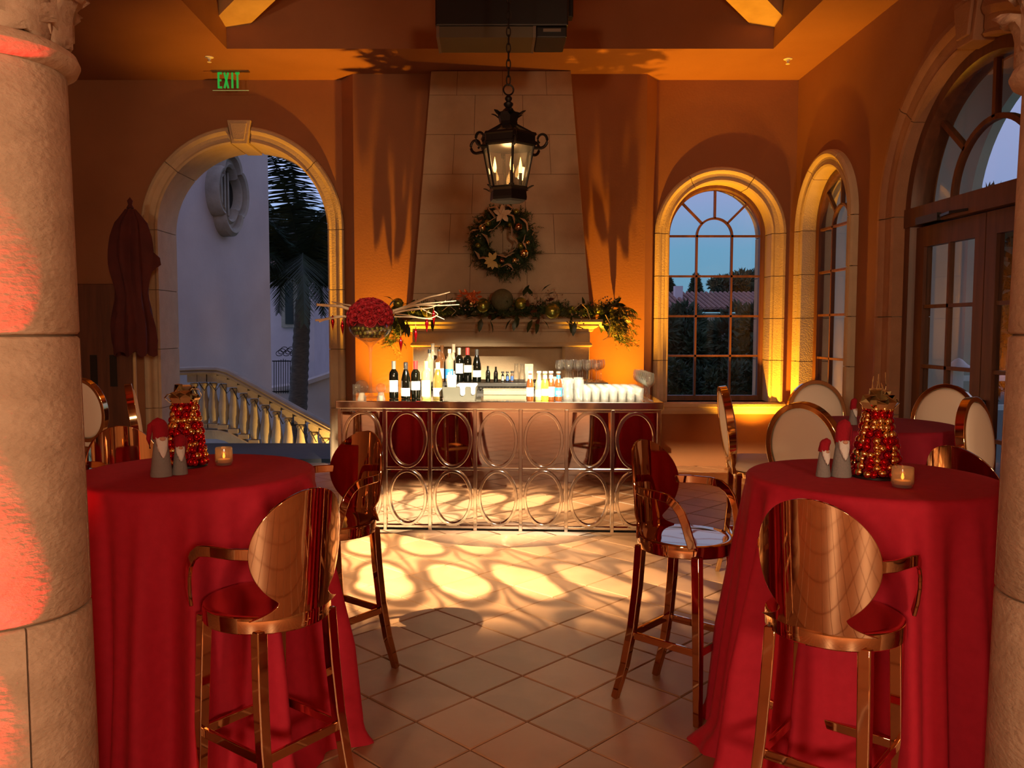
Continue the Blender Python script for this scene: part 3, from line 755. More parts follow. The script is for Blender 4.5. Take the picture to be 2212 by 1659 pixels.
def on_bar(px, dy):
    """point on the bar top: column px of the photo, dy metres behind the front edge"""
    x = xp(px, BAR_Y + dy, BTOP)
    for _ in range(3):
        lx = (BAR_T.inverted() @ Vector((x, BAR_Y + dy, 0))).x
        p = BAR_T @ Vector((lx, dy, BTOP)); x = xp(px, p.y, BTOP)
    return Vector((x, p.y, BTOP + .0005))

# ------------------------------------------------------------------ bottles and glassware
def arc_label(r, z0, z1, mb=None, span=2.4, n=12, face=-pi / 2):
    mb = mb or MB(); vs = []
    for i in range(n + 1):
        a = face - span / 2 + span * i / n
        for rr in (r + .0004, r + .0011): vs += [(rr * cos(a), rr * sin(a), z0), (rr * cos(a), rr * sin(a), z1)]
    fs = [(i * 4 + 2, i * 4 + 3, i * 4 + 7, i * 4 + 6) for i in range(n)] + [(i * 4, i * 4 + 4, i * 4 + 5, i * 4 + 1) for i in range(n)]
    fs += [(i * 4, i * 4 + 2, i * 4 + 6, i * 4 + 4) for i in range(n)] + [(i * 4 + 1, i * 4 + 5, i * 4 + 7, i * 4 + 3) for i in range(n)]
    mb.add(vs, fs); return mb
SHAPES = {
    'bordeaux': (.31, .038, [(.0, .004), (.034, 0), (.038, .006), (.038, .195), (.034, .215), (.022, .232), (.0148, .245), (.0145, .29), (.016, .292), (.016, .302), (.014, .304), (.0, .304)]),
    'burgundy': (.30, .040, [(.0, .004), (.036, 0), (.040, .006), (.040, .13), (.036, .165), (.026, .21), (.016, .245), (.0148, .28), (.016, .283), (.016, .297), (.014, .299), (.0, .299)]),
    'spirit': (.31, .042, [(.0, .004), (.038, 0), (.042, .006), (.042, .19), (.040, .205), (.026, .225), (.016, .24), (.0145, .28), (.016, .283), (.016, .31), (.0, .31)]),
    'square': (.29, .044, [(.0, .004), (.040, 0), (.044, .005), (.044, .18), (.042, .19), (.018, .215), (.0155, .25), (.0165, .255), (.0165, .29), (.0, .29)]),
    'beer': (.235, .030, [(.0, .003), (.027, 0), (.030, .005), (.030, .125), (.026, .15), (.016, .175), (.0130, .20), (.0135, .222), (.0, .224)]),
    'mini': (.13, .019, [(.0, .002), (.017, 0), (.019, .004), (.019, .075), (.013, .092), (.009, .10), (.009, .13), (.0, .13)]),
}
def bottle(name, label, loc, shape, glass, lab=None, lz=(.05, .13), caps=None, capz=None, cat='bottle', group=None, neck=None, mark=None, k=1.0, span=2.4):
    h, r, prof = SHAPES[shape]
    t = thing(name, label, cat, loc, random.uniform(-.3, .3), group)
    MB().lathe([(a * k, b * k) for a, b in prof], 24).build('glass_body', glass, t, angle=60)
    if lab is not None:
        l_ = arc_label(r * k, lz[0] * k, lz[1] * k, span=span).build('label', lab, t)
        if mark is not None:
            mm, mz, mh, sp_ = mark
            arc_label(r * k + .0012, (mz - mh) * k, (mz + mh) * k, span=sp_, n=4).build('label_print', mm, l_)
    if caps is not None:
        z0, z1 = capz or (h - .075, h - .004)
        rr = [a for a, b in prof if a > 0][-3] + .001
        MB().lathe([(rr, z0 * k), (rr + .0012, z1 * k - .012), (rr + .0012, z1 * k), (0, z1 * k + .001)], 20).build('capsule' if shape != 'beer' else 'crown_cap', caps, t, angle=50)
    if neck is not None:
        a, b, nm = neck
        MB().lathe([(.0165 * k, a * k), (.0142 * k, b * k)], 18).build('neck_label', nm, t)
    return t
B = lambda px, dy: on_bar(px, dy)
bottle('wine_bottle', 'dark wine bottle with grey capsule and tall white label, leftmost on the bar', B(851, .22), 'bordeaux', M['darkglass'], M['white'], (.055, .150), M['foil_grey'])
bottle('wine_bottle', 'sloping dark wine bottle with black capsule and low white label on the bar', B(877, .21), 'burgundy', M['darkglass'], M['white'], (.022, .088), M['foil_black'])
bottle('wine_bottle', 'dark wine bottle with bright red capsule standing on the bar', B(895 + 3, .23), 'bordeaux', M['darkglass'], M['white'], (.070, .142), M['foil_red'])
bottle('wine_bottle', 'pale white wine bottle with yellow capsule and long label on the bar', B(921, .22), 'bordeaux', M['whitewine'], M['white'], (.018, .150), M['foil_yellow'], neck=None)
bottle('wine_bottle', 'olive wine bottle with cream capsule beside the grey napkin caddy', B(946, .21), 'burgundy', M['oliveglass'], M['white'], (.020, .090), M['foil_cream'])
beer = [
    ('brown beer bottle with cream labels and white cap, leftmost of the beers', 1145, 'amber', 'white', (.035, .105), 'white'),
    ('clear golden beer bottle with pale label, standing second among the beers', 1164, 'whitewine', 'foil_cream', (.030, .085), 'foil_yellow'),
    ('bright green beer bottle with white foil neck on the bar', 1172 + 5, 'greenglass', 'foil_cream', (.040, .095), 'white'),
    ('amber beer bottle with broad cream label beside the green beer', 1190, 'amber', 'foil_cream', (.030, .110), 'white'),
    ('amber beer bottle with blue labels at the end of the beer row', 1206, 'amber', 'blue', (.035, .105), 'blue')]
for i, (lb, px, gl, lab, lz, nk) in enumerate(beer):
    bottle('beer_bottle', lb, B(px, .08 + .03 * (i % 2)), 'beer', M[gl], M[lab], lz, M['white'] if i < 4 else M['foil_grey'], (.216, .232), neck=(.172, .205, M[nk]),
           mark=(M['white'], .065, .014, 1.2) if i == 4 else None)
# back bar
BB = thing('back_bar', 'black carved back bar table under the mantel', 'table', (.30, 8.05, 0))
BZ = 1.125
MB().span((-1.0, -.27, BZ - .04), (.82, .27, BZ)).build('table_top', M['black'], BB, bevel=.006)
MB().span((-.95, -.25, BZ - .16), (.77, .25, BZ - .04)).build('apron', M['black'], BB, smooth=False)
bd = None
for i in range(60):
    x = -.97 + 1.76 * i / 59
    if bd is None: bd = MB().sphere((0, 0, 0), .013, 8, 6, (1, 1, 1.3)).build('carved_bead', M['black'], BB, loc=(x, -.262, BZ - .056))
    else: inst(bd, BB, (x, -.262, BZ - .056))
for sx_ in (-.92, .74):
    for sy in (-.21, .21):
        MB().lathe([(.035, 0), (.03, .1), (.02, .2), (.035, .5), (.025, .7), (.04, BZ - .16)], 16, M=Matrix.Translation((sx_, sy, 0))).build('leg', M['black'], BB)
def on_bb(px, Y): return Vector((xp(px, Y, BZ), Y, BZ + .0005))
sp = [
    ('amber whiskey bottle with round cream seal on the back bar', 928, 7.95, 'spirit', 'clearspirit', None, 'foil_black', 1.0),
    ('tall clear spirit bottle with cream stopper behind the round seal bottle', 935, 8.15, 'spirit', 'clearspirit', None, 'foil_cream', 1.16),
    ('square bourbon bottle with white label and red seal on the back bar', 949, 7.93, 'square', 'bourbon', 'white', 'foil_black', 1.06),
    ('dark spirit bottle with a black cap behind the square bourbon', 955, 8.15, 'spirit', 'bourbon', None, 'foil_black', 1.10),
    ('clear vodka bottle with blue print, behind the white straw cup', 971, 7.98, 'spirit', 'clearspirit', 'blue', 'foil_cream', 1.0),
    ('slim clear spirit bottle with pale stopper beside the vodka', 980, 8.13, 'spirit', 'clearspirit', None, 'foil_cream', 1.14)]
for lb, px, Y, sh, gl, lab, cp, k in sp:
    t = bottle('spirit_bottle', lb, on_bb(px, Y), sh, M[gl], M[lab] if lab else None, (.03, .12), M[cp], (.27, .308) if sh == 'spirit' else (.25, .288), k=k,
               mark=(M['foil_red'], .085, .014, .7) if sh == 'square' else None)
    if px == 928:
        MB().lathe([(0, 0), (.022, 0), (.022, .002), (0, .002)], 20, M=Matrix.Translation((0, -.043, .11)) @ Matrix.Rotation(pi / 2, 4, 'X')).build('round_seal', M['foil_cream'], t)
bottle('wine_bottle', 'dark wine bottle with grey capsule on the back bar beside the vodka', on_bb(992, 7.96), 'bordeaux', M['darkglass'], M['foil_cream'], (.075, .165), M['foil_grey'], k=1.05, span=2.0)
bottle('wine_bottle', 'dark wine bottle with red capsule and cream label on the back bar', on_bb(1010, 7.95), 'bordeaux', M['darkglass'], M['foil_cream'], (.085, .150), M['foil_red'], k=1.05)
bottle('wine_bottle', 'sloping dark wine bottle with low cream label on the back bar', on_bb(1030, 7.92), 'burgundy', M['darkglass'], M['foil_cream'], (.045, .105), M['foil_black'], k=1.04)
mini = [(1054, 'small dark green bottle on the back bar nearest the wine bottles', 'darkglass', None, 1.15), (1071, 'small teal bottle standing second on the back bar', 'darkglass', None, 1.1),
        (1086, 'short dark soda bottle with silver label', 'darkglass', 'foil_grey', .75), (1096, 'short blue labelled bottle between two dark ones', 'darkglass', 'navy', .75),
        (1106, 'second short blue bottle on the back bar beside a cream carton', 'bourbon', 'navy', .78)]
for px, lb, gl, lab, k in mini:
    bottle('mixer_bottle', lb, on_bb(px, 7.92), 'mini', M[gl], M[lab] if lab else None, (.015, .07), M['foil_black'] if px > 1080 else None, (.108, .130), k=k)
def carafe(px, Y, lb, h=.17):
    t = thing('carafe', lb, 'carafe', on_bb(px, Y)); MB().lathe([(0, .004), (.034, .0), (.036, .006), (.032, .07), (.020, .11), (.017, h - .01), (.022, h), (.020, h - .002), (.015, h - .012), (.018, .11), (.030, .07), (.033, .01), (0, .008)], 20).build('glass_body', M['clear'], t)
    return t
carafe(1115, 7.98, 'clear glass carafe behind the short blue bottles'); carafe(1128, 7.94, 'second clear glass carafe, nearer the beers')
for px, lb in ((1138, 'cream juice carton on the back bar left of the beers'), (1147, 'cream juice carton directly behind the first beer')):
    t = thing('juice_carton', lb, 'carton', on_bb(px, 8.02)); MB().span((-.02, -.02, 0), (.02, .02, .14)).build('carton_body', M['cartongrey'], t, smooth=False, bevel=.003)
    MB().add([(-.02, -.02, .14), (.02, -.02, .14), (.02, .02, .14), (-.02, .02, .14), (-.02, 0, .165), (.02, 0, .165)], [(0, 1, 5, 4), (2, 3, 4, 5), (0, 4, 3), (1, 2, 5)]).build('gable_top', M['cartongrey'], t, smooth=False)
WG = [(0, .003), (.034, .0), (.034, .003), (.010, .008), (.0042, .02), (.0042, .095), (.012, .105), (.034, .125), (.040, .15), (.038, .18), (.033, .205), (.0322, .205), (.037, .18), (.039, .15), (.033, .127), (.0, .106)]
def wineglass(lb, loc, grp, k=1.0, m='clear'):
    t = thing('wine_glass', lb, 'glass', loc, 0, grp)
    MB().lathe([(a * k, b * k) for a, b in WG[:6]], 18).build('foot_and_stem', M[m], t); MB().lathe([(a * k, b * k) for a, b in WG[5:]], 20).build('bowl', M[m], t)
    return t
g0 = None
for r_ in range(3):
    for c in range(5):
        p = on_bb(1208 + 20 * c + 5 * r_, 7.86 + .13 * r_)
        if g0 is None: g0 = wineglass('clear wine glass in the rows on the back bar', p, 'wine glasses on the back bar')
        else: dup(g0, p)
# wine glasses at the end of the bar
g1 = None
for i in range(7):
    p = B(1402 - 4 * i, .06 + .10 * i)
    if g1 is None: g1 = wineglass('large wine glass in the file at the right end of the bar', p, 'wine glasses on the bar', 1.08, 'stemware')
    else: dup(g1, p)
# tumblers
TB = [(0, .004), (.027, 0), (.030, .004), (.033, .10), (.0325, .101), (.031, .10), (.028, .012), (0, .010)]
tb = None
for r_ in range(6):
    for c in range(7):
        p = B(1262 + 12.6 * c * 1.0 + 0 * r_, .07 + .095 * r_)
        p.x = B(1268, .07).x + .069 * c + .004 * r_
        if tb is None:
            tb = thing('tumbler', 'clear tumbler in the ranks of glasses on the bar', 'glass', p, 0, 'tumblers on the bar'); MB().lathe(TB, 18).build('glass_body', M['tumbler'], tb)
        else: dup(tb, p)
tl = None
for i, (px, dy) in enumerate(((1200, .50), (1226, .36), (1249, .40), (1214, .20), (1236, .18), (1250, .10), (1226, .06))):
    p = B(px, dy)
    if tl is None:
        tl = thing('highball_glass', 'tall highball glass between beers and tumblers', 'glass', p, 0, 'highball glasses on the bar'); MB().lathe([(0, .005), (.033, 0), (.037, .005), (.041, .165), (.040, .166), (.039, .165), (.035, .014), (0, .012)], 20).build('glass_body', M['tumbler'], tl)
    else: dup(tl, p)
# grey caddy with white dispenser and napkins
cp = B(994, .16)
t = thing('bar_caddy', 'grey bar caddy holding white napkins and a straw cup', 'caddy', cp, BRZ)
mb = MB()
hw, hd, hh = .135, .085, .105
for k, (a, b) in enumerate((((-hw, -hd), (hw, -hd)), ((hw, -hd), (hw, hd)), ((hw, hd), (-hw, hd)), ((-hw, hd), (-hw, -hd)))):
    f = .90
    mb.add([(a[0] * f, a[1] * f, 0), (b[0] * f, b[1] * f, 0), (b[0], b[1], hh), (a[0], a[1], hh)], [(0, 1, 2, 3)])
mb.add([(-hw * .9, -hd * .9, .003), (hw * .9, -hd * .9, .003), (hw * .9, hd * .9, .003), (-hw * .9, hd * .9, .003)], [(0, 1, 2, 3)])
mb.build('caddy_box', M['caddy'], t, smooth=False, solid=.006)
MB().span((.035, -.080, .004), (.041, .078, .095)).build('divider', M['caddy'], t, smooth=False)
# napkins: stack with two hanging tongues
t = thing('napkin_stack', 'white napkins draped with two tongues over the caddy edge', 'napkins', (cp.x, cp.y, cp.z), BRZ)
MB().span((-.02, -.088, .106), (.138, .085, .128)).build('napkin', M['white'], t, bevel=.008)
for x, w_, d in ((.028, .036, .075), (.112, .030, .070)):
    mb = MB(); n = 10
    poly = [(x - w_ * .8, .118), (x - w_ / 2, .095)] + [(x - w_ / 2 * cos(pi * i / n), .118 - d - w_ / 2 * sin(pi * i / n) + .012) for i in range(n + 1)] + [(x + w_ / 2, .095), (x + w_ * .8, .118)]
    mb.prism(poly, .008, Matrix.Translation((0, -.096, 0))); mb.build('napkin_tongue', M['white'], t, smooth=False)
t = thing('straw_cup', 'white straw cup standing tall in the grey caddy', 'cup', (cp.x, cp.y, cp.z), BRZ)
MB().lathe([(0, .006), (.030, .006), (.042, .195), (.040, .195), (.029, .012), (0, .01)], 22, M=Matrix.Translation((-.068, -.01, 0))).build('cup', M['white'], t)
for i in range(7):
    a = i * 2.4; x, y = -.068 + .02 * cos(a), -.01 + .02 * sin(a)
    MB().tube([(x * 1.0, y, .02), (x + .012 * cos(a) * .6, y + .01 * sin(a), .205 + .012 * (i % 3))], .0035, 6).build('straw', M['white'], t)
M['boxgrey'] = mat('storage_grey', (.22, .19, .13), .6)
t = thing('storage_box', 'low pale storage box at the back edge of the bar', 'box', B(1091, .68), BRZ)
MB().span((-.185, -.06, 0), (.185, .06, .040)).build('box_body', M['boxgrey'], t, smooth=False, bevel=.004); MB().span((-.189, -.064, .0405), (.189, .064, .050)).build('lid', M['boxgrey'], t, smooth=False, bevel=.003)
# clear orbs by the vase
for px, dy, r_, z, lb in ((782, .10, .055, .075, 'large clear glass orb on a stand, left end of the bar'), (823, .12, .040, .062, 'smaller clear glass orb beside the first wine bottle')):
    t = thing('glass_orb', lb, 'orb', B(px, dy)); MB().sphere((0, 0, z + .028), r_, 24, 16).build('orb', M['clear'], t)
    MB().lathe([(.038, 0), (.034, .01), (.022, z + .028 - r_ + .004), (.020, z + .028 - r_ + .006), (.030, .012), (.034, .0)], 20).build('stand', M['tumbler'], t)
    MB().lathe([(0, .0), (.016, .0), (.016, .03), (0, .03)], 14).build('tealight', M['candle'], t) if r_ < .05 else None
t = thing('glass_tumbler', 'short empty tumbler behind the large glass orb', 'glass', B(770, .42)); MB().lathe(TB, 18).build('glass_body', M['clear'], t)

# ------------------------------------------------------------------ floral centrepiece
vp = B(801, .34)
fv = thing('floral_arrangement', 'dome of red roses in a tall glass trumpet vase with bleached branches', 'flowers', vp)
VZ = lambda py: zp(py, vp.y) - vp.z
zb0, zb1 = VZ(742), VZ(702)
ZR = VZ(716)
prof = [(0, .004), (.085, 0), (.085, .004), (.03, .014), (.011, .03), (.009, .2), (.011, zb0 - .07), (.022, zb0 - .02), (.06, zb0 + .015), (.13, zb0 + .055), (.168, zb0 + .10), (.175, zb0 + .14), (.168, zb0 + .165)]
prof += [(a - .004, b) for a, b in [(.168, zb0 + .165), (.171, zb0 + .14), (.164, zb0 + .102), (.128, zb0 + .060), (.06, zb0 + .022)]] + [(0, zb0 + .01)]
MB().lathe(prof, 36).build('vase', M['clear'], fv)
gb = None; rg = random.Random(5)
for ringi, (rr, n, zz) in enumerate(((.148, 24, zb0 + .125), (.130, 20, zb0 + .088), (.075, 10, zb0 + .062), (.09, 12, zb0 + .11))):
    for i in range(n):
        a = 2 * pi * i / n + ringi * .13; loc = (rr * cos(a), rr * sin(a), zz)
        if gb is None: gb = MB().sphere((0, 0, 0), .019, 10, 8).build('ornament_ball', M['greenball'], fv, loc=loc)
        else: inst(gb, fv, loc)
# one rose: cupped petals round a bud
mb = MB(); mb.sphere((0, 0, .012), .017, 10, 7, (1, 1, 1.1))
for tier, (n, rr, hh, op) in enumerate(((3, .020, .030, .25), (4, .030, .028, .55), (5, .041, .022, .95))):
    for i in range(n):
        a = 2 * pi * i / n + tier * .7; vs = []
        for j in range(4):
            tt_ = j / 3
            for u in (-1, -.5, 0, .5, 1):
                th = a + u * (pi / n) * 1.25 * (1 - .25 * tt_)
                q = rr * (.55 + .45 * tt_ ** .6) + op * .012 * tt_ ** 2
                vs.append((q * cos(th), q * sin(th), -.012 + (hh + .012) * tt_ - .006 * abs(u) * tt_ - (.010 * op if j == 3 else 0)))
        mb.add(vs, [(j * 5 + i2, j * 5 + i2 + 1, (j + 1) * 5 + i2 + 1, (j + 1) * 5 + i2) for j in range(3) for i2 in range(4)])
r0 = None
rz_ = zb0 + .155
NR = 62
for i in range(NR):
    zf = 1 - (i + .5) / NR * 1.22
    zz = max(-.35, zf); th = i * 2.39996
    q = sqrt(max(0, 1 - zz * zz)) if zz > -.05 else 1.0 - .1 * abs(zz)
    nrm = Vector((q * cos(th), q * sin(th), zz)).normalized()
    loc = Vector((.168 * q * cos(th), .168 * q * sin(th), rz_ + .05 + .150 * zz))
    rot = nrm.to_track_quat('Z', 'Y').to_euler()
    if r0 is None: r0 = mb.build('rose', M['rose'], fv, loc=loc, angle=80); r0.rotation_euler = rot
    else: inst(r0, fv, loc, rot, rg.uniform(.9, 1.12))
MB().sphere((0, 0, rz_ + .05), .15, 20, 12, (1, 1, .8)).build('foam_core', M['rose'], fv)
def branch(pix, y0, y1, r0_, r1_, name='branch'):
    pts = []
    n = len(pix)
    for i, (px, py) in enumerate(pix):
        Y = vp.y + y0 + (y1 - y0) * i / (n - 1)
        p = at(px, py, Y=Y) - Vector(vp); pts.append(p)
    # smooth
    out = []
    for i in range(n - 1):
        p0, p1, p2, p3 = pts[max(0, i - 1)], pts[i], pts[i + 1], pts[min(n - 1, i + 2)]
        for k in range(5):
            t_ = k / 5
            out.append(.5 * ((2 * p1) + (p2 - p0) * t_ + (2 * p0 - 5 * p1 + 4 * p2 - p3) * t_ ** 2 + (3 * p1 - p0 - 3 * p2 + p3) * t_ ** 3))
    out.append(pts[-1]); m = len(out)
    rr = random.Random(int(pix[-1][0] * 7 + pix[-1][1]))
    return MB().tube(out, 1, 7, scale=[(r0_ + (r1_ - r0_) * i / (m - 1)) * rr.uniform(.85, 1.15) for i in range(m)]).build(name, M['twig'], fv)
for pix, ya, yb2, ra, rb in (
    ([(848, 676), (880, 662), (920, 644), (950, 637), (972, 631)], 0, -.10, .010, .004), ([(850, 678), (890, 655), (925, 643), (960, 634)], .03, .05, .009, .004),
    ([(850, 672), (895, 659), (940, 654), (985, 650)], -.02, -.22, .009, .0035), ([(852, 673), (900, 660), (950, 660), (992, 658)], .02, .10, .010, .0035),
    ([(853, 676), (890, 668), (930, 665), (963, 650)], -.03, -.15, .008, .003), ([(850, 671), (890, 659), (920, 672), (960, 690)], .0, -.05, .008, .003),
    ([(852, 684), (890, 685), (925, 688), (945, 680), (938, 672)], -.04, -.2, .007, .003), ([(855, 678), (880, 681), (920, 689), (938, 689)], .05, .2, .007, .003),
    ([(848, 670), (880, 671), (905, 668), (940, 659)], .06, .22, .008, .003),
    ([(762, 671), (735, 662), (710, 660), (684, 658)], 0, -.15, .012, .012), ([(757, 660), (740, 657), (717, 652)], .06, .2, .008, .006),
    ([(752, 685), (725, 684), (700, 690), (681, 692)], .0, -.05, .010, .009), ([(745, 683), (722, 687), (706, 690), (689, 695)], -.05, -.14, .007, .006)):
    branch(pix, ya, yb2, ra, rb)
drop = None
for i, (px, py0, py1, dy, lb) in enumerate(((719, 680, 716, -.05, 'red glass drop hanging leftmost from the bleached branches'), (740, 692, 726, -.06, 'red glass drop just left of the vase'),
        (866, 722, 762, -.02, 'lowest red glass drop right of the vase stem'), (898, 705, 743, -.03, 'red glass drop before the left end of the mantel'), (922, 690, 720, -.06, 'red glass drop under the branch fork, second from the right'), (937, 669, 704, -.12, 'rightmost red glass drop hanging from the bleached branches'))):
    Y = vp.y + dy; a = at(px, py0, Y=Y); b = at(px, py1, Y=Y); L = a.z - b.z
    if drop is None:
        t = thing('drop_ornament', lb, 'ornament', b, 0, 'red drops on the branches')
        MB().lathe([(0, 0), (.003, .02), (.009, .05), (.016, .08), (.011, .105), (.006, .125), (0, .135)], 14).build('glass_drop', M['red_ball'], t)
        MB().lathe([(0, .132), (.005, .133), (.005, .142), (0, .143)], 10).build('cap', M['gold_ball'], t)
        MB().tube([(0, 0, .14), (0, 0, .185)], .0012, 5).build('thread', M['gold_ribbon'], t)
        drop = t
    else: dup(drop, b, 0, lb)

# ------------------------------------------------------------------ garland, wreath
def sprig(mb, p, d, L, rng, n=26, nl=.045, w=.003):
    p = Vector(p); d = Vector(d).normalized(); up = Vector((rng.uniform(-1, 1), rng.uniform(-1, 1), rng.uniform(-1, 1))); sd = d.cross(up).normalized(); u2 = sd.cross(d)
    for i in range(n):
        t_ = i / n; a = rng.uniform(0, 2 * pi)
        q = p + d * L * t_ + Vector((0, 0, -.12 * L * t_ * t_))
        o = (sd * cos(a) + u2 * sin(a)) * .85 + d * .65; o.normalize()
        s2 = o.cross(d).normalized() * w
        l_ = nl * (1 - .35 * t_) * rng.uniform(.8, 1.2)
        mb.add([q - s2, q + s2, q + o * l_ + s2 * .3], [(0, 1, 2)])
GY = 9.06; GZ = 1.745
gl = thing('mantel_garland', 'pine and magnolia garland with baubles along the mantel shelf', 'garland', (.14, GY, GZ))
rg = random.Random(11); mb = MB()
for i in range(620):
    x = rg.uniform(-1.2, 1.34); end = max(0, abs(x - .07) - 1.05)
    z = rg.uniform(.02, .10) - end * 1.6; y = rg.uniform(-.12, .12) if abs(x - .07) < .95 else rg.uniform(-.12, .35)
    sprig(mb, (x, y, z), (rg.uniform(-1, 1) + (x * .5), rg.uniform(-.9, .25), rg.uniform(-.1, .8) - end * 3), rg.uniform(.10, .20), rg, 26, .05, .0036)
for s, x0 in ((-1, -1.16), (1, 1.30)):
    for i in range(30):
        sprig(mb, (x0 + rg.uniform(-.10, .12), -.05 + rg.uniform(-.08, .08), .12 - i * .012), (s * rg.uniform(0, .8) , rg.uniform(-.6, .2), rg.uniform(-1, .1)), rg.uniform(.10, .16), rg)
o = mb.build('pine_foliage', M['pine'], gl, smooth=False); o['kind'] = 'stuff'
lf = MB().leaf((0, 0, 0), (1, 0, 0), (0, 0, 1), 1, .42, .3).build('magnolia_leaf', M['magnolia'], gl, angle=80); first = True
def put_leaf(src, parent, p, d, s, roll):
    q = Vector(d).normalized().to_track_quat('X', 'Z'); e = (q.to_matrix() @ Matrix.Rotation(roll, 3, 'X')).to_euler()
    global first
    if first: src.location = p; src.rotation_euler = e; src.scale = (s, s, s); first = False; return src
    return inst(src, parent, p, e, s)
for i in range(90):
    x = rg.uniform(-1.18, 1.28)
    put_leaf(lf, gl, (x, rg.uniform(-.16, .02), rg.uniform(.02, .14)), (rg.uniform(-1, 1), rg.uniform(-1, -.1), rg.uniform(-.5, .9)), rg.uniform(.10, .16), rg.uniform(-1.2, 1.2))
for px, py, sx_, sz in ((1040, 688, -.2, -1), (1058, 690, .5, -.9), (1112, 690, -.1, -1), (1105, 688, -.6, -.6), (1160, 692, .1, -1), (1172, 690, .7, -.6), (1150, 690, -.5, -.8), (1232, 690, .2, -1), (1242, 694, -.2, -1), (938, 684, -.3, -1), (872, 690, -.2, -1), (860, 662, -.5, .9), (852, 650, -.7, .6), (880, 700, .1, -1), (1130, 640, .3, 1), (1168, 632, .6, .9), (1150, 640, -.5, 1), (1180, 640, .9, .8), (1345, 690, .3, -1), (1335, 705, .2, -1)):
    p = at(px, py, Y=GY - .16) - Vector((.14, GY, GZ))
    put_leaf(lf, gl, p, (sx_, -.35, sz), rg.uniform(.12, .16), rg.uniform(-.5, .5))
for s, x0, x1 in ((-1, -1.27, -1.02), (1, 1.08, 1.37)):
    for i in range(100):
        put_leaf(lf, gl, (rg.uniform(x0, x1), rg.uniform(-.12, .36), rg.uniform(-.10, .12)), (rg.uniform(-.6, .6) + .3 * s, rg.uniform(-.8, .8), rg.uniform(-.7, .5)), rg.uniform(.11, .17), rg.uniform(-.8, .8))
rl = MB().leaf((0, 0, 0), (1, 0, 0), (0, 0, 1), 1, .5, .3).build('russet_leaf', M['russet'], gl, angle=80); first = True
for px, py in ((1150, 680), (1162, 688), (1145, 690), (1120, 655), (1135, 650), (1170, 645), (1180, 652), (880, 700), (890, 690), (1240, 705), (1262, 660)):
    p = at(px, py, Y=GY - .10) - Vector((.14, GY, GZ)); put_leaf(rl, gl, p, (rg.uniform(-1, 1), -.5, rg.uniform(-.6, .6)), rg.uniform(.12, .17), rg.uniform(-1, 1))
for px, py, r_, m_ in ((1043, 660, 16, 'greenball'), (1125, 656, 14, 'greenball'), (1193, 672, 17, 'greenball'), (925, 672, 14, 'greenball'), (1290, 668, 9, 'greenball'), (860, 655, 11, 'greenball'), (1017, 655, 9, 'gold_ball')):
    p = at(px, py, Y=GY - .13) - Vector((.14, GY, GZ)); MB().sphere((0, 0, 0), r_ * 9 / 1805, 18, 12).build('bauble', M[m_], gl, loc=p)
p = at(1085, 648, Y=GY - .10) - Vector((.14, GY, GZ)); MB().sphere((0, 0, 0), 24 * 9 / 1805, 24, 16).build('large_moss_ball', M['celadon'], gl, loc=p)
mb = MB()
for i in range(26):
    a = rg.uniform(0, 2 * pi); p = at(1014 + rg.uniform(-18, 16), 640 + rg.uniform(-8, 8), Y=GY - .17) - Vector((.14, GY, GZ)); mb.leaf(p, (cos(a), -.6, sin(a)), (0, -1, .3), .07, .03)
mb.build('copper_flower', M['copperflower'], gl, smooth=False)
bd = None
for i in range(70):
    cx_, cy_ = rg.choice(((1012, 660), (1165, 650), (1195, 640), (1310, 650), (1245, 690)))
    p = at(cx_ + rg.uniform(-20, 20), cy_ + rg.uniform(-14, 14), Y=GY - .19) - Vector((.14, GY, GZ))
    if bd is None: bd = MB().sphere((0, 0, 0), .009, 8, 6).build('berry', M['bead'], gl, loc=p)
    else: inst(bd, gl, p)
for pts in ([(1308, 680), (1318, 700), (1314, 728), (1302, 735)], [(985, 680), (1000, 690), (1020, 684), (1030, 690)], [(1240, 668), (1255, 655), (1268, 668), (1275, 690)], [(955, 672), (970, 660), (985, 672), (975, 682)]):
    P = [at(a, b, Y=GY - .19) - Vector((.14, GY, GZ)) for a, b in pts]
    MB().sweep(P, [(-.002, -.022), (.002, -.022), (.002, .022), (-.002, .022)], up=(0, 1, 0)).build('ribbon_loop', M['ribbon'], gl)
# bright golden sprigs at the right end
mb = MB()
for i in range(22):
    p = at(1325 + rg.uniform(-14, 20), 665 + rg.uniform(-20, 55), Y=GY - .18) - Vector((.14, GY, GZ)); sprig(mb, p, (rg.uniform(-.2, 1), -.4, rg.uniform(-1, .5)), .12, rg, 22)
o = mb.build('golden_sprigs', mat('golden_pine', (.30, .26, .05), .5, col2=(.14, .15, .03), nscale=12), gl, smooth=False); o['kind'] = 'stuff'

WY = 9.18; wc = at(1088, 521, Y=WY)
wr = thing('wreath', 'round pine wreath with champagne ribbon hanging on the chimney hood', 'wreath', wc)
mb = MB(); k_ = WY / F_
for i in range(800):
    a = rg.uniform(0, 2 * pi); rr = rg.uniform(.17, .36); o_ = Vector((cos(a), 0, sin(a)))
    p = o_ * rr + Vector((0, rg.uniform(-.08, .04), 0))
    sprig(mb, p, o_ * rg.uniform(-.6, 1.1) + Vector((-sin(a), 0, cos(a))) * rg.uniform(-1, 1) + Vector((0, rg.uniform(-.9, .1), 0)), rg.uniform(.06, .13), rg, 20, .045, .0036)
o = mb.build('pine_foliage', M['pine'], wr, smooth=False); o['kind'] = 'stuff'
MB().tube([(.25 * cos(2 * pi * i / 40), 0, .25 * sin(2 * pi * i / 40)) for i in range(40)], .075, 10, closed=True, up=(0, 1, 0)).build('wreath_frame', M['pine'], wr)
W2 = lambda px, py, dy=-.10: at(px, py, Y=WY + dy) - wc
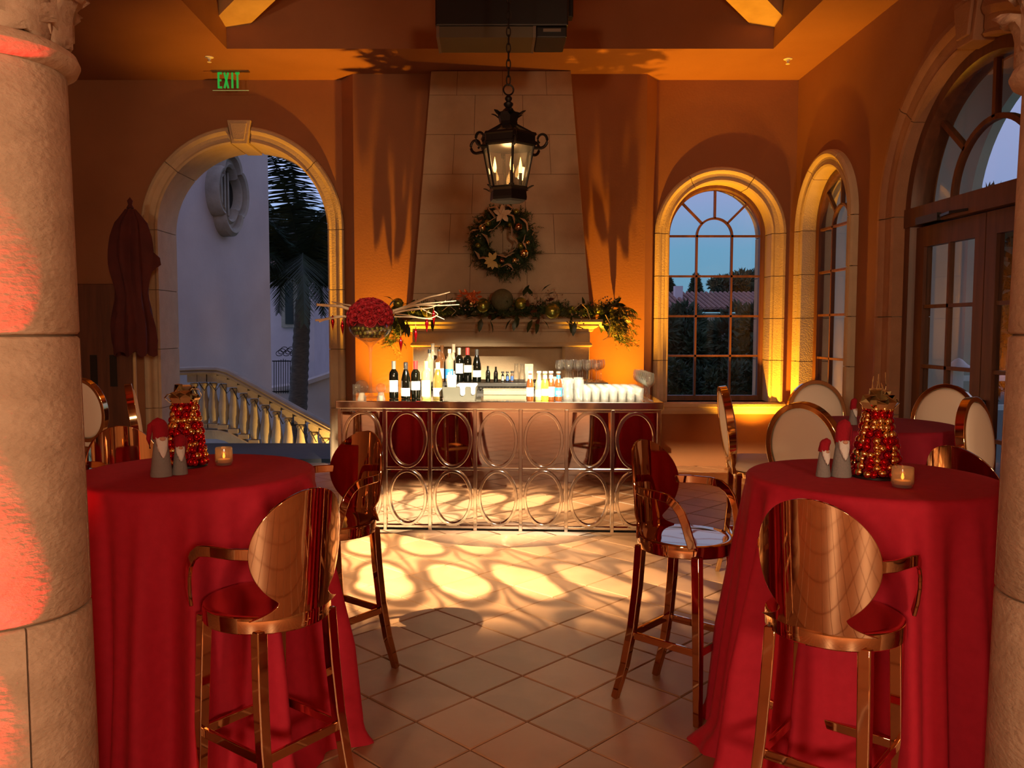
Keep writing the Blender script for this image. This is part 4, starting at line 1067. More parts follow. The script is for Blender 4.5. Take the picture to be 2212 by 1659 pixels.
for px, py, r_, m_ in ((1042, 492, 8, 'gold_ball'), (1054, 482, 8, 'greenball'), (1120, 490, 9, 'copper'), (1132, 547, 10, 'gold_ball'), (1125, 531, 7, 'greenball'), (1140, 524, 5, 'gold_ball'), (1101, 485, 5, 'greenball'), (1033, 530, 6, 'greenball'), (1112, 562, 6, 'gold_ball'), (1084, 563, 6, 'copper'), (1115, 457, 6, 'greenball'), (1078, 574, 5, 'greenball')):
    MB().sphere((0, 0, 0), r_ * k_, 16, 10).build('bauble', M[m_], wr, loc=W2(px, py, -.13))
for i, pts in enumerate(([(1070, 470), (1055, 450), (1072, 446), (1082, 462)], [(1082, 462), (1092, 440), (1108, 450), (1092, 466)], [(1080, 464), (1060, 476), (1042, 485), (1038, 500)], [(1088, 466), (1078, 484), (1066, 495), (1056, 498)], [(1096, 462), (1108, 466), (1112, 478)],
        [(1012, 512), (1016, 500), (1028, 496)], [(1106, 492), (1106, 510), (1118, 522)], [(1128, 472), (1138, 482), (1140, 496)], [(1030, 545), (1036, 558), (1050, 556)], [(1046, 506), (1052, 514), (1056, 524)], [(1100, 545), (1112, 538), (1116, 528)], [(1078, 550), (1092, 555), (1106, 547)], [(1086, 574), (1096, 570), (1106, 576)], [(1134, 512), (1130, 524), (1136, 532)])):
    P = [W2(a, b, -.15 - .02 * (j % 2)) for j, (a, b) in enumerate(pts)]
    Q = []
    for j in range(len(P) - 1):
        for t_ in (0, .33, .66): Q.append(P[j].lerp(P[j + 1], t_) + Vector((0, -.015 * sin(pi * t_), 0)))
    Q.append(P[-1])
    MB().sweep(Q, [(-.0015, -.038), (.0015, -.038), (.0015, .038), (-.0015, .038)], up=(.2, 1, .3)).build('ribbon_loop', M['ribbon'], wr)
pc = W2(1064, 563, -.17)
for i in range(7):
    a = -pi / 2 + (i - 3) * .62
    if i > 4: a = pi / 2 + (i - 5.5) * .8
    MB().leaf(pc, (cos(a), -.25, sin(a)), (0, -1, 0), .095, .05, .2).build('poinsettia_petal', M['poinsettia'], wr, angle=80)
for i in range(5):
    a = i * 1.26 + .3; MB().leaf(W2(1085, 462, -.18), (cos(a), -.3, sin(a)), (0, -1, 0), .10, .06, .25).build('poinsettia_petal', M['ribbon'], wr, angle=80)
bd = None
for cx_, cy_ in ((1148, 500), (1030, 515), (1100, 540), (1115, 568), (1100, 580)):
    for i in range(7):
        p = W2(cx_ + rg.uniform(-8, 8), cy_ + rg.uniform(-8, 8), -.16)
        if bd is None: bd = MB().sphere((0, 0, 0), .008, 8, 6).build('berry', M['bead'], wr, loc=p)
        else: inst(bd, wr, p)
STOOLS_M = [
    ('rose gold round back stool in front of the right table, back to us', .94, 2.41, 41),
    ('rose gold round back stool in front of the left table, turned to the left', -.555, 2.58, -52),
    ('rose gold stool between the left table and the bar', -.59, 4.02, -141),
    ('rose gold stool at the left side of the right table, legs in the floor light', .69, 3.71, 133),
    ('rose gold stool on the far side of the left table, by the column', -1.88, 4.23, 143),
    ('rose gold stool behind the right table, next to the pink lit cream stool', 1.97, 3.52, 66),
    ('rose gold stool half hidden behind the right column', 2.22, 2.75, -80)]
STOOLS_C = [
    ('cream stool in profile beside the right end of the bar', 1.55, 5.35, 98),
    ('cream oval back stool with dark rim before the far burgundy table', 1.61, 4.20, 52),
    ('cream oval back stool below the corner window, behind the dark rimmed one', 2.33, 5.90, 180),
    ('cream oval back stool behind the far table before the french doors', 3.01, 5.50, -129),
    ('cream stool with pink lit oval back beside the right column', 2.63, 4.45, 140),
    ('cream oval back stool cut off by the left column', -3.02, 6.25, 20),
    ('cream stool seen edge on below the closed parasol', -2.37, 5.60, 67)]
# ------------------------------------------------------------------ hanging lantern
LY = 6.05; lb_ = at(1098, 437, Y=LY); px2m = (at(1198, 300, Y=LY) - at(1098, 300, Y=LY)).x / 100
ln = thing('hanging_lantern', 'black iron hexagonal lantern with candle flames hanging on a chain', 'lantern', lb_, R(8))
Zl = lambda py: zp(py, LY) - lb_.z
hexp = lambda r, z, k=6, ph=pi / 6: [(r * cos(ph + 2 * pi * i / k), r * sin(ph + 2 * pi * i / k), z) for i in range(k)]
def hexlathe(prof, name, m, parent=ln, **kw):
    mb = MB(); k = len(prof); vs = []
    for r_, z in prof: vs += hexp(r_, z)
    mb.add(vs, [(j * 6 + i, j * 6 + (i + 1) % 6, (j + 1) * 6 + (i + 1) % 6, (j + 1) * 6 + i) for j in range(k - 1) for i in range(6)] + [tuple(range(6)), tuple((k - 1) * 6 + i for i in range(6))])
    return mb.build(name, m, parent, smooth=False, **kw)
z0, z1, z2, z3, z4, z5, z6, z7 = 0, Zl(405), Zl(318), Zl(293), Zl(270), Zl(242), Zl(205), Zl(183)
rb, rt = 42 * px2m, 60 * px2m
base = hexlathe([(rb * .75, z0), (rb, z0 + .01), (rb * 1.02, z0 + .03), (rb * .98, z1 - .03), (rb * 1.10, z1 - .015), (rb * 1.02, z1)], 'lantern_base', M['iron'])
for i in range(6):
    a = pi / 6 + i * pi / 3
    MB().leaf((rb * 1.05 * cos(a), rb * 1.05 * sin(a), z1 - .02), (cos(a), sin(a), .9), (0, 0, 1), .05, .03, .3).build('leaf_tip', M['iron'], base, solid=.006)
band = hexlathe([(rt * .97, z2 - .01), (rt * 1.06, z2), (rt * 1.06, z2 + .015), (rt * 1.02, z2 + .02), (rt * 1.02, z3 - .02), (rt * 1.08, z3 - .01), (rt * 1.05, z3 + .004), (rt * .9, z3 + .004)], 'lantern_band', M['iron'])
for i in range(6):
    a = pi / 6 + i * pi / 3; o_ = Vector((cos(a), sin(a), 0)); A = hexp(rb * .96, z1)[i]; Bt = hexp(rt * .97, z2)[i]
    MB().tube([A, Bt], .009, 8).build('corner_rib', M['iron'], ln)
    A2, B2 = hexp(rb * .96, z1)[(i + 1) % 6], hexp(rt * .97, z2)[(i + 1) % 6]
    MB().add([A, A2, B2, Bt], [(0, 1, 2, 3)]).build('glass_pane', M['clear'], ln, smooth=False, solid=.004)
    # scroll at the band corner
    pts = []
    for j in range(20):
        t = j / 19; th = -pi / 2 + t * 3.6 * pi / 2; q = .050 * (1 - .55 * t)
        pts.append(o_ * (rt * 1.10 + .03 + q * cos(th)) + Vector((0, 0, (z2 + z3) / 2 - .01 + q * sin(th) * 1.1)))
    MB().tube([o_ * rt * 1.0 + Vector((0, 0, z2 - .02))] + pts, .011, 7, scale=[1.1] + [1 - .35 * j / 19 for j in range(20)]).build('scroll', M['iron'], ln)
    R1, R2 = hexp(rt * .95, z3)[i], hexp(18 * px2m, z4)[i]; R3, R4 = hexp(rt * .95, z3)[(i + 1) % 6], hexp(18 * px2m, z4)[(i + 1) % 6]
    MB().tube([R1, R2], .007, 6).build('roof_rib', M['iron'], ln)
    MB().add([R1, R3, R4, R2], [(0, 1, 2, 3)]).build('roof_pane', M['clear'], ln, smooth=False, solid=.004)
crown = hexlathe([(19 * px2m, z4 - .01), (21 * px2m, z4), (20 * px2m, z4 + .02), (24 * px2m, z5 - .03), (25 * px2m, z5 - .01), (15 * px2m, z5)], 'lantern_crown', M['iron'])
for i in range(6):
    a = i * pi / 3 + pi / 6; MB().leaf((23 * px2m * cos(a), 23 * px2m * sin(a), z5 - .035), (cos(a), sin(a), 1.2), (0, 0, 1), .06, .04, .35).build('leaf_tip', M['iron'], crown, solid=.006)
hz = z6 - z5
MB().lathe([(.0, z5 - .01), (.05, z5), (.035, z5 + .15 * hz), (.02, z5 + .25 * hz), (.034, z5 + .4 * hz), (.034, z5 + .5 * hz), (.016, z5 + .6 * hz), (.026, z5 + .75 * hz), (.026, z5 + .82 * hz), (.01, z6), (0, z6)], 16).build('finial', M['iron'], ln)
MB().tube([(.036 * cos(2 * pi * i / 24), 0, (z6 + z7) / 2 + .036 * sin(2 * pi * i / 24)) for i in range(24)], .006, 7, closed=True, up=(0, 1, 0)).build('hanging_ring', M['iron'], ln)
lk = None; zz = (z6 + z7) / 2 + .036 + .030; i = 0
while zz + lb_.z < 6.5:
    if lk is None:
        pts = [(.014 * cos(2 * pi * j / 16), 0, .034 * sin(2 * pi * j / 16)) for j in range(16)]
        lk = MB().tube(pts, .0045, 6, closed=True, up=(0, 1, 0)).build('chain_link', M['iron'], ln, loc=(0, 0, zz))
    else: inst(lk, ln, (0, 0, zz), (0, 0, (i % 2) * pi / 2))
    zz += .056; i += 1
MB().lathe([(.0, z1 - .005), (rb * .9, z1 - .005), (rb * .9, z1), (0, z1)], 6).build('candle_plate', M['iron'], ln)
for i, (a, q) in enumerate(((2.6, .105), (-1.4, .07), (.35, .10), (1.1, .09))):
    x, y = q * cos(a), q * sin(a)
    c = MB().lathe([(0, z1), (.020, z1), (.020, z1 + .02), (.012, z1 + .025), (.012, z1 + .11), (0, z1 + .11)], 14, M=Matrix.Translation((x, y, 0))).build('candle_tube', M['iron'], ln)
    MB().lathe([(0, 0), (.010, .012), (.014, .035), (.009, .07), (.003, .10), (0, .115)], 12, M=Matrix.Translation((x, y, z1 + .11))).build('flame', M['flame'], c)
lamp('lantern_light', 'POINT', lb_ + Vector((0, 0, z1 + .20)), 5, (1, .55, .2), shadow_soft_size=.05)

# ------------------------------------------------------------------ ceiling fittings
ex = at(498, 172, Y=9.5)
t = thing('exit_sign', 'edge lit glass exit sign with green letters hung from the ceiling', 'sign', (ex.x, 9.5, ZC))
hz_ = ZC - zp(195, 9.5); wz = xp(537, 9.5, 4.3) - xp(459, 9.5, 4.3)
pn = MB().span((-wz / 2, -.006, -hz_), (wz / 2, .006, -.013)).build('glass_panel', M['pane'], t, smooth=False)
MB().span((-wz / 2 - .01, -.03, -.0125), (wz / 2 + .01, .03, -.001)).build('ceiling_rail', M['steel'], t, smooth=False, bevel=.004)
MB().span((-wz / 2, -.0065, -hz_ - .004), (wz / 2, .0065, -hz_ - .0003)).build('lit_edge', mat('lit_glass_edge', (.3, .45, .2), .4, emit=(.4, .6, .25), estr=.25), t, smooth=False)
zt_, zb_ = min(zp(155, 9.5) - ZC, -.022), zp(191, 9.5) - ZC; lw = (xp(524, 9.5, 4.3) - xp(472, 9.5, 4.3)) / 4; hh = zt_ - zb_; st = .022
x0 = xp(472, 9.5, 4.3) - ex.x
def letter(boxes, name):
    mb = MB()
    for b in boxes: mb.box(*b) if len(b) == 2 else mb.box(b[0], b[1], None)
    return mb
def stroke(mb, a, b, w_=.022):
    a, b = Vector(a), Vector(b); d = (b - a).normalized(); s = Vector((-d.y, d.x)) * w_ / 2
    P = [a + s, b + s, b - s, a - s]
    mb.add([(p.x, y, p.y) for y in (-.012, -.0065) for p in P], [(0, 1, 2, 3), (7, 6, 5, 4), (0, 4, 5, 1), (1, 5, 6, 2), (2, 6, 7, 3), (3, 7, 4, 0)])
def put(strokes, k):
    mb = MB(); ox = x0 + k * lw
    for (ax, az), (bx, bz) in strokes: stroke(mb, (ox + ax * lw * .72, zb_ + az * hh), (ox + bx * lw * .72, zb_ + bz * hh))
    mb.build('letter', M['exit_green'], t, smooth=False)
put([((.1, 0), (.1, 1)), ((0, .95), (.9, .95)), ((0, .05), (.9, .05)), ((0, .5), (.75, .5))], 0)
put([((.05, 0), (.95, 1)), ((.05, 1), (.95, 0))], 1)
put([((.5, 0), (.5, 1))], 2)
put([((.5, 0), (.5, 1)), ((0, .95), (1, .95))], 2.85)
for px, py, lb in ((1702, 130, 'small ceiling sprinkler near the right window corner'), (452, 126, 'small ceiling sprinkler to the left of the exit sign')):
    p = at(px, py - 3, z=ZC)
    t = thing('sprinkler', lb, 'sprinkler', (p.x, p.y, ZC)); MB().lathe([(0, 0), (.045, -.001), (.045, -.006), (.018, -.010), (.018, -.03), (0, -.03)], 20).build('escutcheon', M['white'], t)
    MB().lathe([(0, -.028), (.008, -.03), (.008, -.05), (.022, -.052), (.022, -.055), (0, -.055)], 14).build('deflector', M['white'], t)
HY = 7.0
p0, p1 = at(940, 55, Y=HY), at(1228, 55, Y=HY); zl = zp(79, HY); zu = zp(-25, HY)
t = thing('ceiling_heater', 'dark box heater with a pale grille hung high above the lantern', 'heater', ((p0.x + p1.x) / 2, HY, p0.z))
hw = (p1.x - p0.x) / 2; up = zu - p0.z; dn = zl - p0.z
MB().span((-hw, 0, 0), (hw, .45, up)).build('heater_body', M['black'], t, bevel=.012, smooth=False)
gx = xp(1158, HY, p0.z) - (p0.x + p1.x) / 2
MB().span((-hw + .01, .02, dn), (gx, .40, -.001)).build('glass_grille', mat('heater_glass', (.10, .075, .04), .5), t, smooth=False)
for x in (-hw + .02, gx - .012): MB().span((x - .012, .012, dn - .002), (x + .012, .41, 0)).build('grille_end', M['steel'], t, smooth=False)
MB().span((gx + .004, .02, dn), (hw - .01, .40, -.001)).build('control_box', M['black'], t, smooth=False, bevel=.01)
MB().span((gx + .06, .012, -.045), (hw - .06, .02, -.02)).build('name_plate', M['steel'], t, smooth=False)
MB().span((hw, .1, up * .35), (hw + .05, .2, up)).build('bracket', M['iron'], t, smooth=False, bevel=.01)
for x in (-hw * .7, hw * .7): MB().tube([(x, .22, up), (x, .22, up + 1.2)], .012, 8).build('hanger_rod', M['iron'], t)

# ------------------------------------------------------------------ closed parasol by the arch
UY = 9.15; ub = at(284, 900, Y=UY); zt_, zb2 = zp(452, UY), zp(765, UY)
t = thing('parasol', 'closed maroon parasol standing left of the stone arch', 'parasol', (ub.x + .05, UY, 0))
mb = MB(); N = 48; rows = 22; vs = []
for j in range(rows):
    k = j / (rows - 1); z = zt_ + (zb2 - zt_) * k
    base_ = [.05, .155, .19, .20, .195, .165, .15, .175, .20, .205, .20][min(10, int(k * 10))] * (1 - k * 10 % 1) + [.05, .155, .19, .20, .195, .165, .15, .175, .20, .205, .20][min(10, int(k * 10) + 1)] * (k * 10 % 1)
    if k > .95: base_ *= .97
    for i in range(N):
        a = 2 * pi * i / N
        r_ = base_ * (1 + .20 * cos(8 * a + 1.4 * sin(5 * k)) + .10 * sin(3 * a + 7 * k))
        if .30 < k < .42 and abs(a) < .5: r_ += .16 * (1 - abs(a) / .5) * (1 - abs(k - .36) / .06)
        vs.append((r_ * cos(a), r_ * sin(a) * .85, z - .03 * cos(8 * a) * (k > .93)))
mb.add(vs, [(j * N + i, j * N + (i + 1) % N, (j + 1) * N + (i + 1) % N, (j + 1) * N + i) for j in range(rows - 1) for i in range(N)] + [tuple(range(N))])
mb.build('canopy', M['umbrella'], t, angle=60)
MB().lathe([(.019, .05), (.019, zt_ + .02)], 14).build('pole', M['beamwood'], t)
MB().lathe([(.0, zt_), (.04, zt_ + .01), (.02, zt_ + .05), (.03, zt_ + .09), (0, zt_ + .13)], 14).build('finial', M['umbrella'], t)
MB().lathe([(0, 0), (.25, 0), (.25, .05), (.06, .08), (.03, .3), (0, .3)], 24).build('stand', M['iron'], t)

# ------------------------------------------------------------------ tables
def cloth(label, x, y, m, seed, R0=.45, R1=.535, h=1.07, group=None, lobes=None, wide=None):
    rg = random.Random(seed); N = 220; rows = 34
    ph = [rg.uniform(0, 6.28) for _ in range(8)]
    def fold(a, k):
        v = .070 * cos(12 * a + ph[0] + 1.1 * sin(2 * a + ph[1])) + .040 * cos(21 * a + ph[2] + sin(3 * a + ph[3])) + .012 * cos(29 * a + ph[4]) + .016 * cos(5 * a + ph[5])
        return (v if v > 0 else v * .55) - .01
    mb = MB(); vs = [(0, 0, h)]
    rings = [(.15, 0), (.30, 0), (.42, 0), (R0 - .008, 0), (R0 + .001, -.006), (R0 + .006, -.016)]
    for r_, dz in rings:
        for i in range(N):
            a = 2 * pi * i / N; vs.append((r_ * cos(a), r_ * sin(a), h + dz))
    for j in range(1, rows + 1):
        k = j / rows; z = (h - .016) * (1 - k)
        for i in range(N):
            a = 2 * pi * i / N
            r_ = R0 + .006 + (R1 - R0) * (k ** 1.1) + fold(a, k) * min(1, k * 1.6) ** .75
            if wide: r_ += wide[1] * max(0, cos(a - wide[0])) ** 6 * k ** 2.2
            if k > .93: r_ += .05 * (k - .93) / .07 * (1 + .6 * sin(7 * a + ph[6]))
            zz = max(z + .010 * sin(6 * a + ph[7]) * (k > .9), .0015) if j < rows else .0015
            vs.append((max(r_, R0 - .02) * cos(a), max(r_, R0 - .02) * sin(a), zz))
    nr = len(rings) + rows
    fs = [(0, 1 + i, 1 + (i + 1) % N) for i in range(N)]
    for j in range(nr - 1):
        for i in range(N):
            p, q_ = 1 + j * N + i, 1 + j * N + (i + 1) % N
            fs.append((p, q_, q_ + N, p + N))
    o = mb.add(vs, fs).build('tablecloth', m, None, angle=180, loc=(x, y, 0))
    tag(o, label, 'tablecloth', group); return o
TL = (-1.15, 3.27); TR = (1.45, 3.13); T3 = (2.27, 4.90)
cloth('red tablecloth to the floor on the left hand cocktail table', *TL, M['red_cloth'], 3, wide=(-.6, .02))
cloth('bright red tablecloth to the floor on the right hand cocktail table', *TR, M['red_cloth'], 8, wide=(pi * 1.1, .04))
cloth('burgundy tablecloth on the far table among the cream stools', *T3, M['dark_red_cloth'], 12)
TZ = 1.0715
def on_table(px, py): return at(px, py, z=TZ)
# bauble trees
def bauble_tree(label, px, py, hpx, wpx, seed, twigs=False):
    p = on_table(px, py); sc_ = (p - Vector((0, 0, EYE))).length / F_ * 1.0
    t = thing('bauble_tree', label, 'ornament', p); rg = random.Random(seed)
    MB().lathe([(0, 0), (.085, 0), (.085, .008), (0, .008)], 28).build('base_plate', M['black'], t)
    Ht, Rb, Rt = hpx, wpx, wpx * .50
    MB().lathe([(0, .008), (Rb - .02, .01), (Rt - .012, Ht), (0, Ht + .01)], 20).build('cone_core', M['red_cloth'], t)
    src = {}
    n = 0; rows = 11
    for j in range(rows):
        k = (j + .3) / rows; rr = Rb + (Rt - Rb) * k; cnt = max(6, int(2 * pi * rr / .0275))
        for i in range(cnt):
            a = 2 * pi * (i + .5 * (j % 2)) / cnt + rg.uniform(-.1, .1); br = rg.uniform(.0130, .0175)
            kind = 'gold_ball' if rg.random() < .52 else 'red_ball'
            loc = ((rr - .004 + rg.uniform(-.003, .005)) * cos(a), (rr - .004) * sin(a), .014 + k * Ht + rg.uniform(-.004, .004))
            s_ = br / .0135
            if kind not in src: src[kind] = MB().sphere((0, 0, 0), .0135, 14, 10).build('bauble', M[kind], t, loc=loc)
            else: inst(src[kind], t, loc, (0, 0, 0), s_)
    # ribbon bow on top
    for i in range(13):
        a = i * 2.39996 + .3; d = Vector((cos(a), sin(a), 0)); z = Ht + .006
        L = rg.uniform(.060, .080) if i < 8 else rg.uniform(.030, .045); up_ = rg.uniform(.022, .045) if i < 8 else rg.uniform(.05, .065)
        pts = [d * .006 + Vector((0, 0, z)), d * L * .45 + Vector((0, 0, z + up_)), d * L * .85 + Vector((0, 0, z + up_ * .95)), d * L + Vector((0, 0, z + up_ * .35)), d * L * .75 + Vector((0, 0, z - .010)), d * L * .3 + Vector((0, 0, z + .002))]
        MB().sweep(pts, [(-.019, -.0008), (.019, -.0008), (.019, .0008), (-.019, .0008)]).build('ribbon_loop', M['gold_ribbon'], t)
    if twigs:
        for i in range(7):
            a = i * .9; d = Vector((cos(a) * .25, sin(a) * .2, 1)); pts = [Vector((0, 0, Ht)) + d * k_ * .13 * (1 - .06 * i) + Vector((.012 * sin(4 * k_ + i), 0, 0)) for k_ in (0, .3, .6, .85, 1)]
            MB().tube(pts, .0016, 5).build('twig', M['gold_ribbon'], t)
    return t
bauble_tree('cone tree of red and gold baubles with gold bow on the left table', 402, 1006, .265, .080, 4)
bauble_tree('cone tree of red and gold baubles with twigs on the right table', 1892, 1030, .265, .082, 9, True)
def gnome(label, p, h, face, hat_lean, tall=.36):
    """felt gnome: grey cone body, white beard, small nose, red hat; h = body height"""
    t = thing('felt_gnome', label, 'figurine', p, face)
    r0_ = h * .27; r1_ = h * .155
    MB().lathe([(0, 0), (r0_, .0), (r0_ * 1.02, .006), (r1_, h), (0, h + .004)], 24).build('body', M['felt_grey'], t)
    mb = MB(); vs = []; rows = 9
    for j in range(rows):
        k = j / (rows - 1); z = h * (.99 - .52 * k); rb_ = r0_ + (r1_ - r0_) * z / h
        wd = .95 * (1 - k ** 1.6) + .02
        for u in range(-3, 4):
            a = -pi / 2 + u / 3 * wd * .9; rr = rb_ + .004 + .004 * (1 - (u / 3) ** 2)
            vs.append((rr * cos(a), rr * sin(a), z + (.006 if (u + j) % 2 else 0)))
    mb.add(vs, [(j * 7 + i, j * 7 + i + 1, (j + 1) * 7 + i + 1, (j + 1) * 7 + i) for j in range(rows - 1) for i in range(6)]).build('beard', M['felt_white'], t, solid=.005)
    MB().sphere((0, -r1_ - .009, h * .985), h * .062, 12, 8, (1.25, 1, .9)).build('nose', M['skin'], t)
    mb = MB(); vs = []; N = 20; rows = 9; hh = h * tall * 1.55
    for j in range(rows):
        k = j / (rows - 1); rr = r1_ * (1.28 - .10 * k) if k < .62 else r1_ * 1.22 * sqrt(max(0, 1 - ((k - .62) / .38) ** 2)) + .001
        for i in range(N):
            a = 2 * pi * i / N; q = rr * (1 + .05 * cos(5 * a + 4 * k))
            vs.append((q * cos(a) + hat_lean * k * k * h, q * sin(a), h * .97 + hh * k - .15 * abs(hat_lean) * k * h))
    mb.add(vs, [(j * N + i, j * N + (i + 1) % N, (j + 1) * N + (i + 1) % N, (j + 1) * N + i) for j in range(rows - 1) for i in range(N)] + [tuple(range(N))])
    ht = mb.build('hat', M['felt_red'], t, angle=80)
    # tail of the hat hanging behind
    s_ = 1 if hat_lean >= 0 else -1
    pts = [Vector((hat_lean * .8 * h, 0, h * .97 + hh * .85)), Vector((s_ * r1_ * 1.5, .01, h * .97 + hh * .6)), Vector((s_ * r1_ * 1.75, .015, h * .97)), Vector((s_ * r1_ * 1.6, .012, h * .72))]
    MB().tube(pts, r1_ * .55, 10, scale=[1, .9, .7, .25]).build('hat_tail', M['felt_red'], ht)
    return t
s0 = (on_table(350, 1030) - Vector((0, 0, EYE))).length / F_
gnome('larger grey felt gnome with tall red hat on the left table', on_table(349, 1028), 78 * s0, R(35), -.06, .36)
gnome('smaller grey felt gnome beside the left bauble tree', on_table(389, 1024), 56 * s0, R(32), .05, .32)
gnome('smaller grey felt gnome with short red hat on the right table', on_table(1778, 1029), 52 * s0, R(12), .12, .34)
gnome('larger grey felt gnome with tall red hat beside the right bauble tree', on_table(1817, 1029), 72 * s0, R(0), .06, .42)
gnome('tiny felt gnome with red hat on the far burgundy table', at(1842, 917, z=TZ), .09, R(20), .1, .5)
def votive(label, px, py, r_):
    p = on_table(px, py); t = thing('votive_candle', label, 'candle', p)
    mb = MB(); N = 48; vs = []; prof = [(0, .001), (r_ * .86, .001), (r_ * .92, .006), (r_, .015), (r_, .068), (r_ * .96, .072), (r_ * .90, .070), (r_ * .88, .012), (0, .010)]
    for a_, z in prof:
        for i in range(N):
            q = a_ * (1 + (.035 if i % 4 < 2 and .012 < z < .067 and a_ >= r_ * .99 else 0)); vs.append((q * cos(2 * pi * i / N), q * sin(2 * pi * i / N), z))
    mb.add(vs, [(j * N + i, j * N + (i + 1) % N, (j + 1) * N + (i + 1) % N, (j + 1) * N + i) for j in range(len(prof) - 1) for i in range(N)]).build('ribbed_glass', M['votive'], t, angle=60)
    c = MB().lathe([(0, .0105), (r_ * .75, .0105), (r_ * .75, .024), (0, .024)], 20).build('candle', M['candle'], t)
    MB().lathe([(0, .026), (.004, .030), (.0055, .036), (.003, .046), (0, .052)], 10).build('flame', M['flame'], c)
    l = lamp('votive_light', 'POINT', p + Vector((0, 0, .055)), .05, (1, .5, .16), shadow_soft_size=.01)
M['votive'] = clear('votive_glass', (.85, .60, .36), .06, .16, .15)
votive('lit ribbed votive candle on the left table right of the bauble tree', 484, 1004, .034)
votive('lit ribbed votive candle on the right table before the bauble tree', 1949, 1052, .036)

# ------------------------------------------------------------------ stools
def metal_stool():
    t = thing('metal_stool', '', 'stool')
    prof = [(0, .742), (.17, .738), (.197, .742), (.205, .738), (.207, .730), (.207, .692), (.203, .688), (.19, .69), (0, .69)]
    MB().lathe(prof, 56).build('seat', M['copper'], t)
    # round back plate with waist
    mb = MB(); vs = []; rows = 44; cols = 20; Rx, Rz, zc = .180, .188, .946
    zlo, zhi = .735, zc + Rz
    for j in range(rows + 1):
        z = zlo + (zhi - zlo) * (1 - cos(pi * j / rows)) / 2 if j > rows * .4 else zlo + (zhi - zlo) * (1 - cos(pi * j / rows)) / 2
        cq = Rx * sqrt(max(0, 1 - ((z - zc) / Rz) ** 2)) if z > zc - Rz else 0
        nk = .096 + .075 * max(0, (.785 - z) / .05) ** 2
        w_ = max(cq, nk) if z < zc else cq
        w_ = max(w_, .002)
        for i in range(cols + 1):
            x = w_ * sin((i / cols * 2 - 1) * pi / 2)
            vs.append((x, -.198 + x * x / .46 - (z - .735) * .09, z))
    k = cols + 1
    mb.add(vs, [(j * k + i, j * k + i + 1, (j + 1) * k + i + 1, (j + 1) * k + i) for j in range(rows) for i in range(cols)])
    mb.build('backrest', M['copper'], t, solid=.013, angle=60)
    for s in (-1, 1):
        raw = [(s * .165, -.158, .945), (s * .202, -.10, .945), (s * .224, -.01, .945), (s * .226, .04, .938), (s * .224, .075, .916), (s * .221, .10, .885), (s * .216, .118, .84), (s * .208, .13, .79), (s * .196, .14, .742)]
        sec = [(-.006, -.018), (.006, -.018), (.006, .018), (-.006, .018)]
        P = [Vector(p) for p in raw]; Q = []
        for i in range(len(P) - 1):
            for u in (0, .5): Q.append(P[i].lerp(P[i + 1], u))
        Q.append(P[-1])
        # band keeps its broad side outward
        mb = MB(); vs = []
        n = len(Q)
        for i, p in enumerate(Q):
            tg = (Q[min(i + 1, n - 1)] - Q[max(i - 1, 0)]).normalized(); out = Vector((p.x, p.y * .6, 0)).normalized(); out = (out - tg * out.dot(tg)).normalized(); wv = tg.cross(out)
            vs += [tuple(p + out * a + wv * b) for a, b in sec]
        fs = [(i * 4 + a, i * 4 + (a + 1) % 4, (i + 1) * 4 + (a + 1) % 4, (i + 1) * 4 + a) for i in range(n - 1) for a in range(4)] + [(0, 1, 2, 3), tuple((n - 1) * 4 + a for a in (3, 2, 1, 0))]
        mb.add(vs, fs).build('arm', M['copper'], t, bevel=.003)
    sq = [(-.019, -.019), (.019, -.019), (.019, .019), (-.019, .019)]
    LEG = {}
    for s in (-1, 1):
        pts = [(s * .150, .135, .70), (s * .158, .150, .35), (s * .166, .160, 0)]
        MB().sweep(pts, sq, up=(0, 1, 0), scale=[1, .95, .8]).build('leg', M['copper'], t, bevel=.004)
        pts = [(s * .140, -.140, .70), (s * .146, -.150, .52), (s * .153, -.168, .34), (s * .161, -.200, .16), (s * .168, -.245, 0)]
        MB().sweep(pts, sq, up=(0, 1, 0), scale=[1, 1, .95, .9, .8]).build('leg', M['copper'], t, bevel=.004)
    fr, rr_ = (.159, .152), (.155, -.174)
    for a, b in (((-fr[0], fr[1]), fr), ((-rr_[0], rr_[1]), rr_), (fr, rr_), ((-fr[0], fr[1]), (-rr_[0], rr_[1]))):
        d = (Vector(b) - Vector(a)).normalized() * .016
        a2, b2 = Vector(a) + d, Vector(b) - d
        MB().sweep([(*a2, .30), (*b2, .30)], [(-.007, -.016), (.007, -.016), (.007, .016), (-.007, .016)]).build('stretcher', M['copper'], t, bevel=.003)
    return t
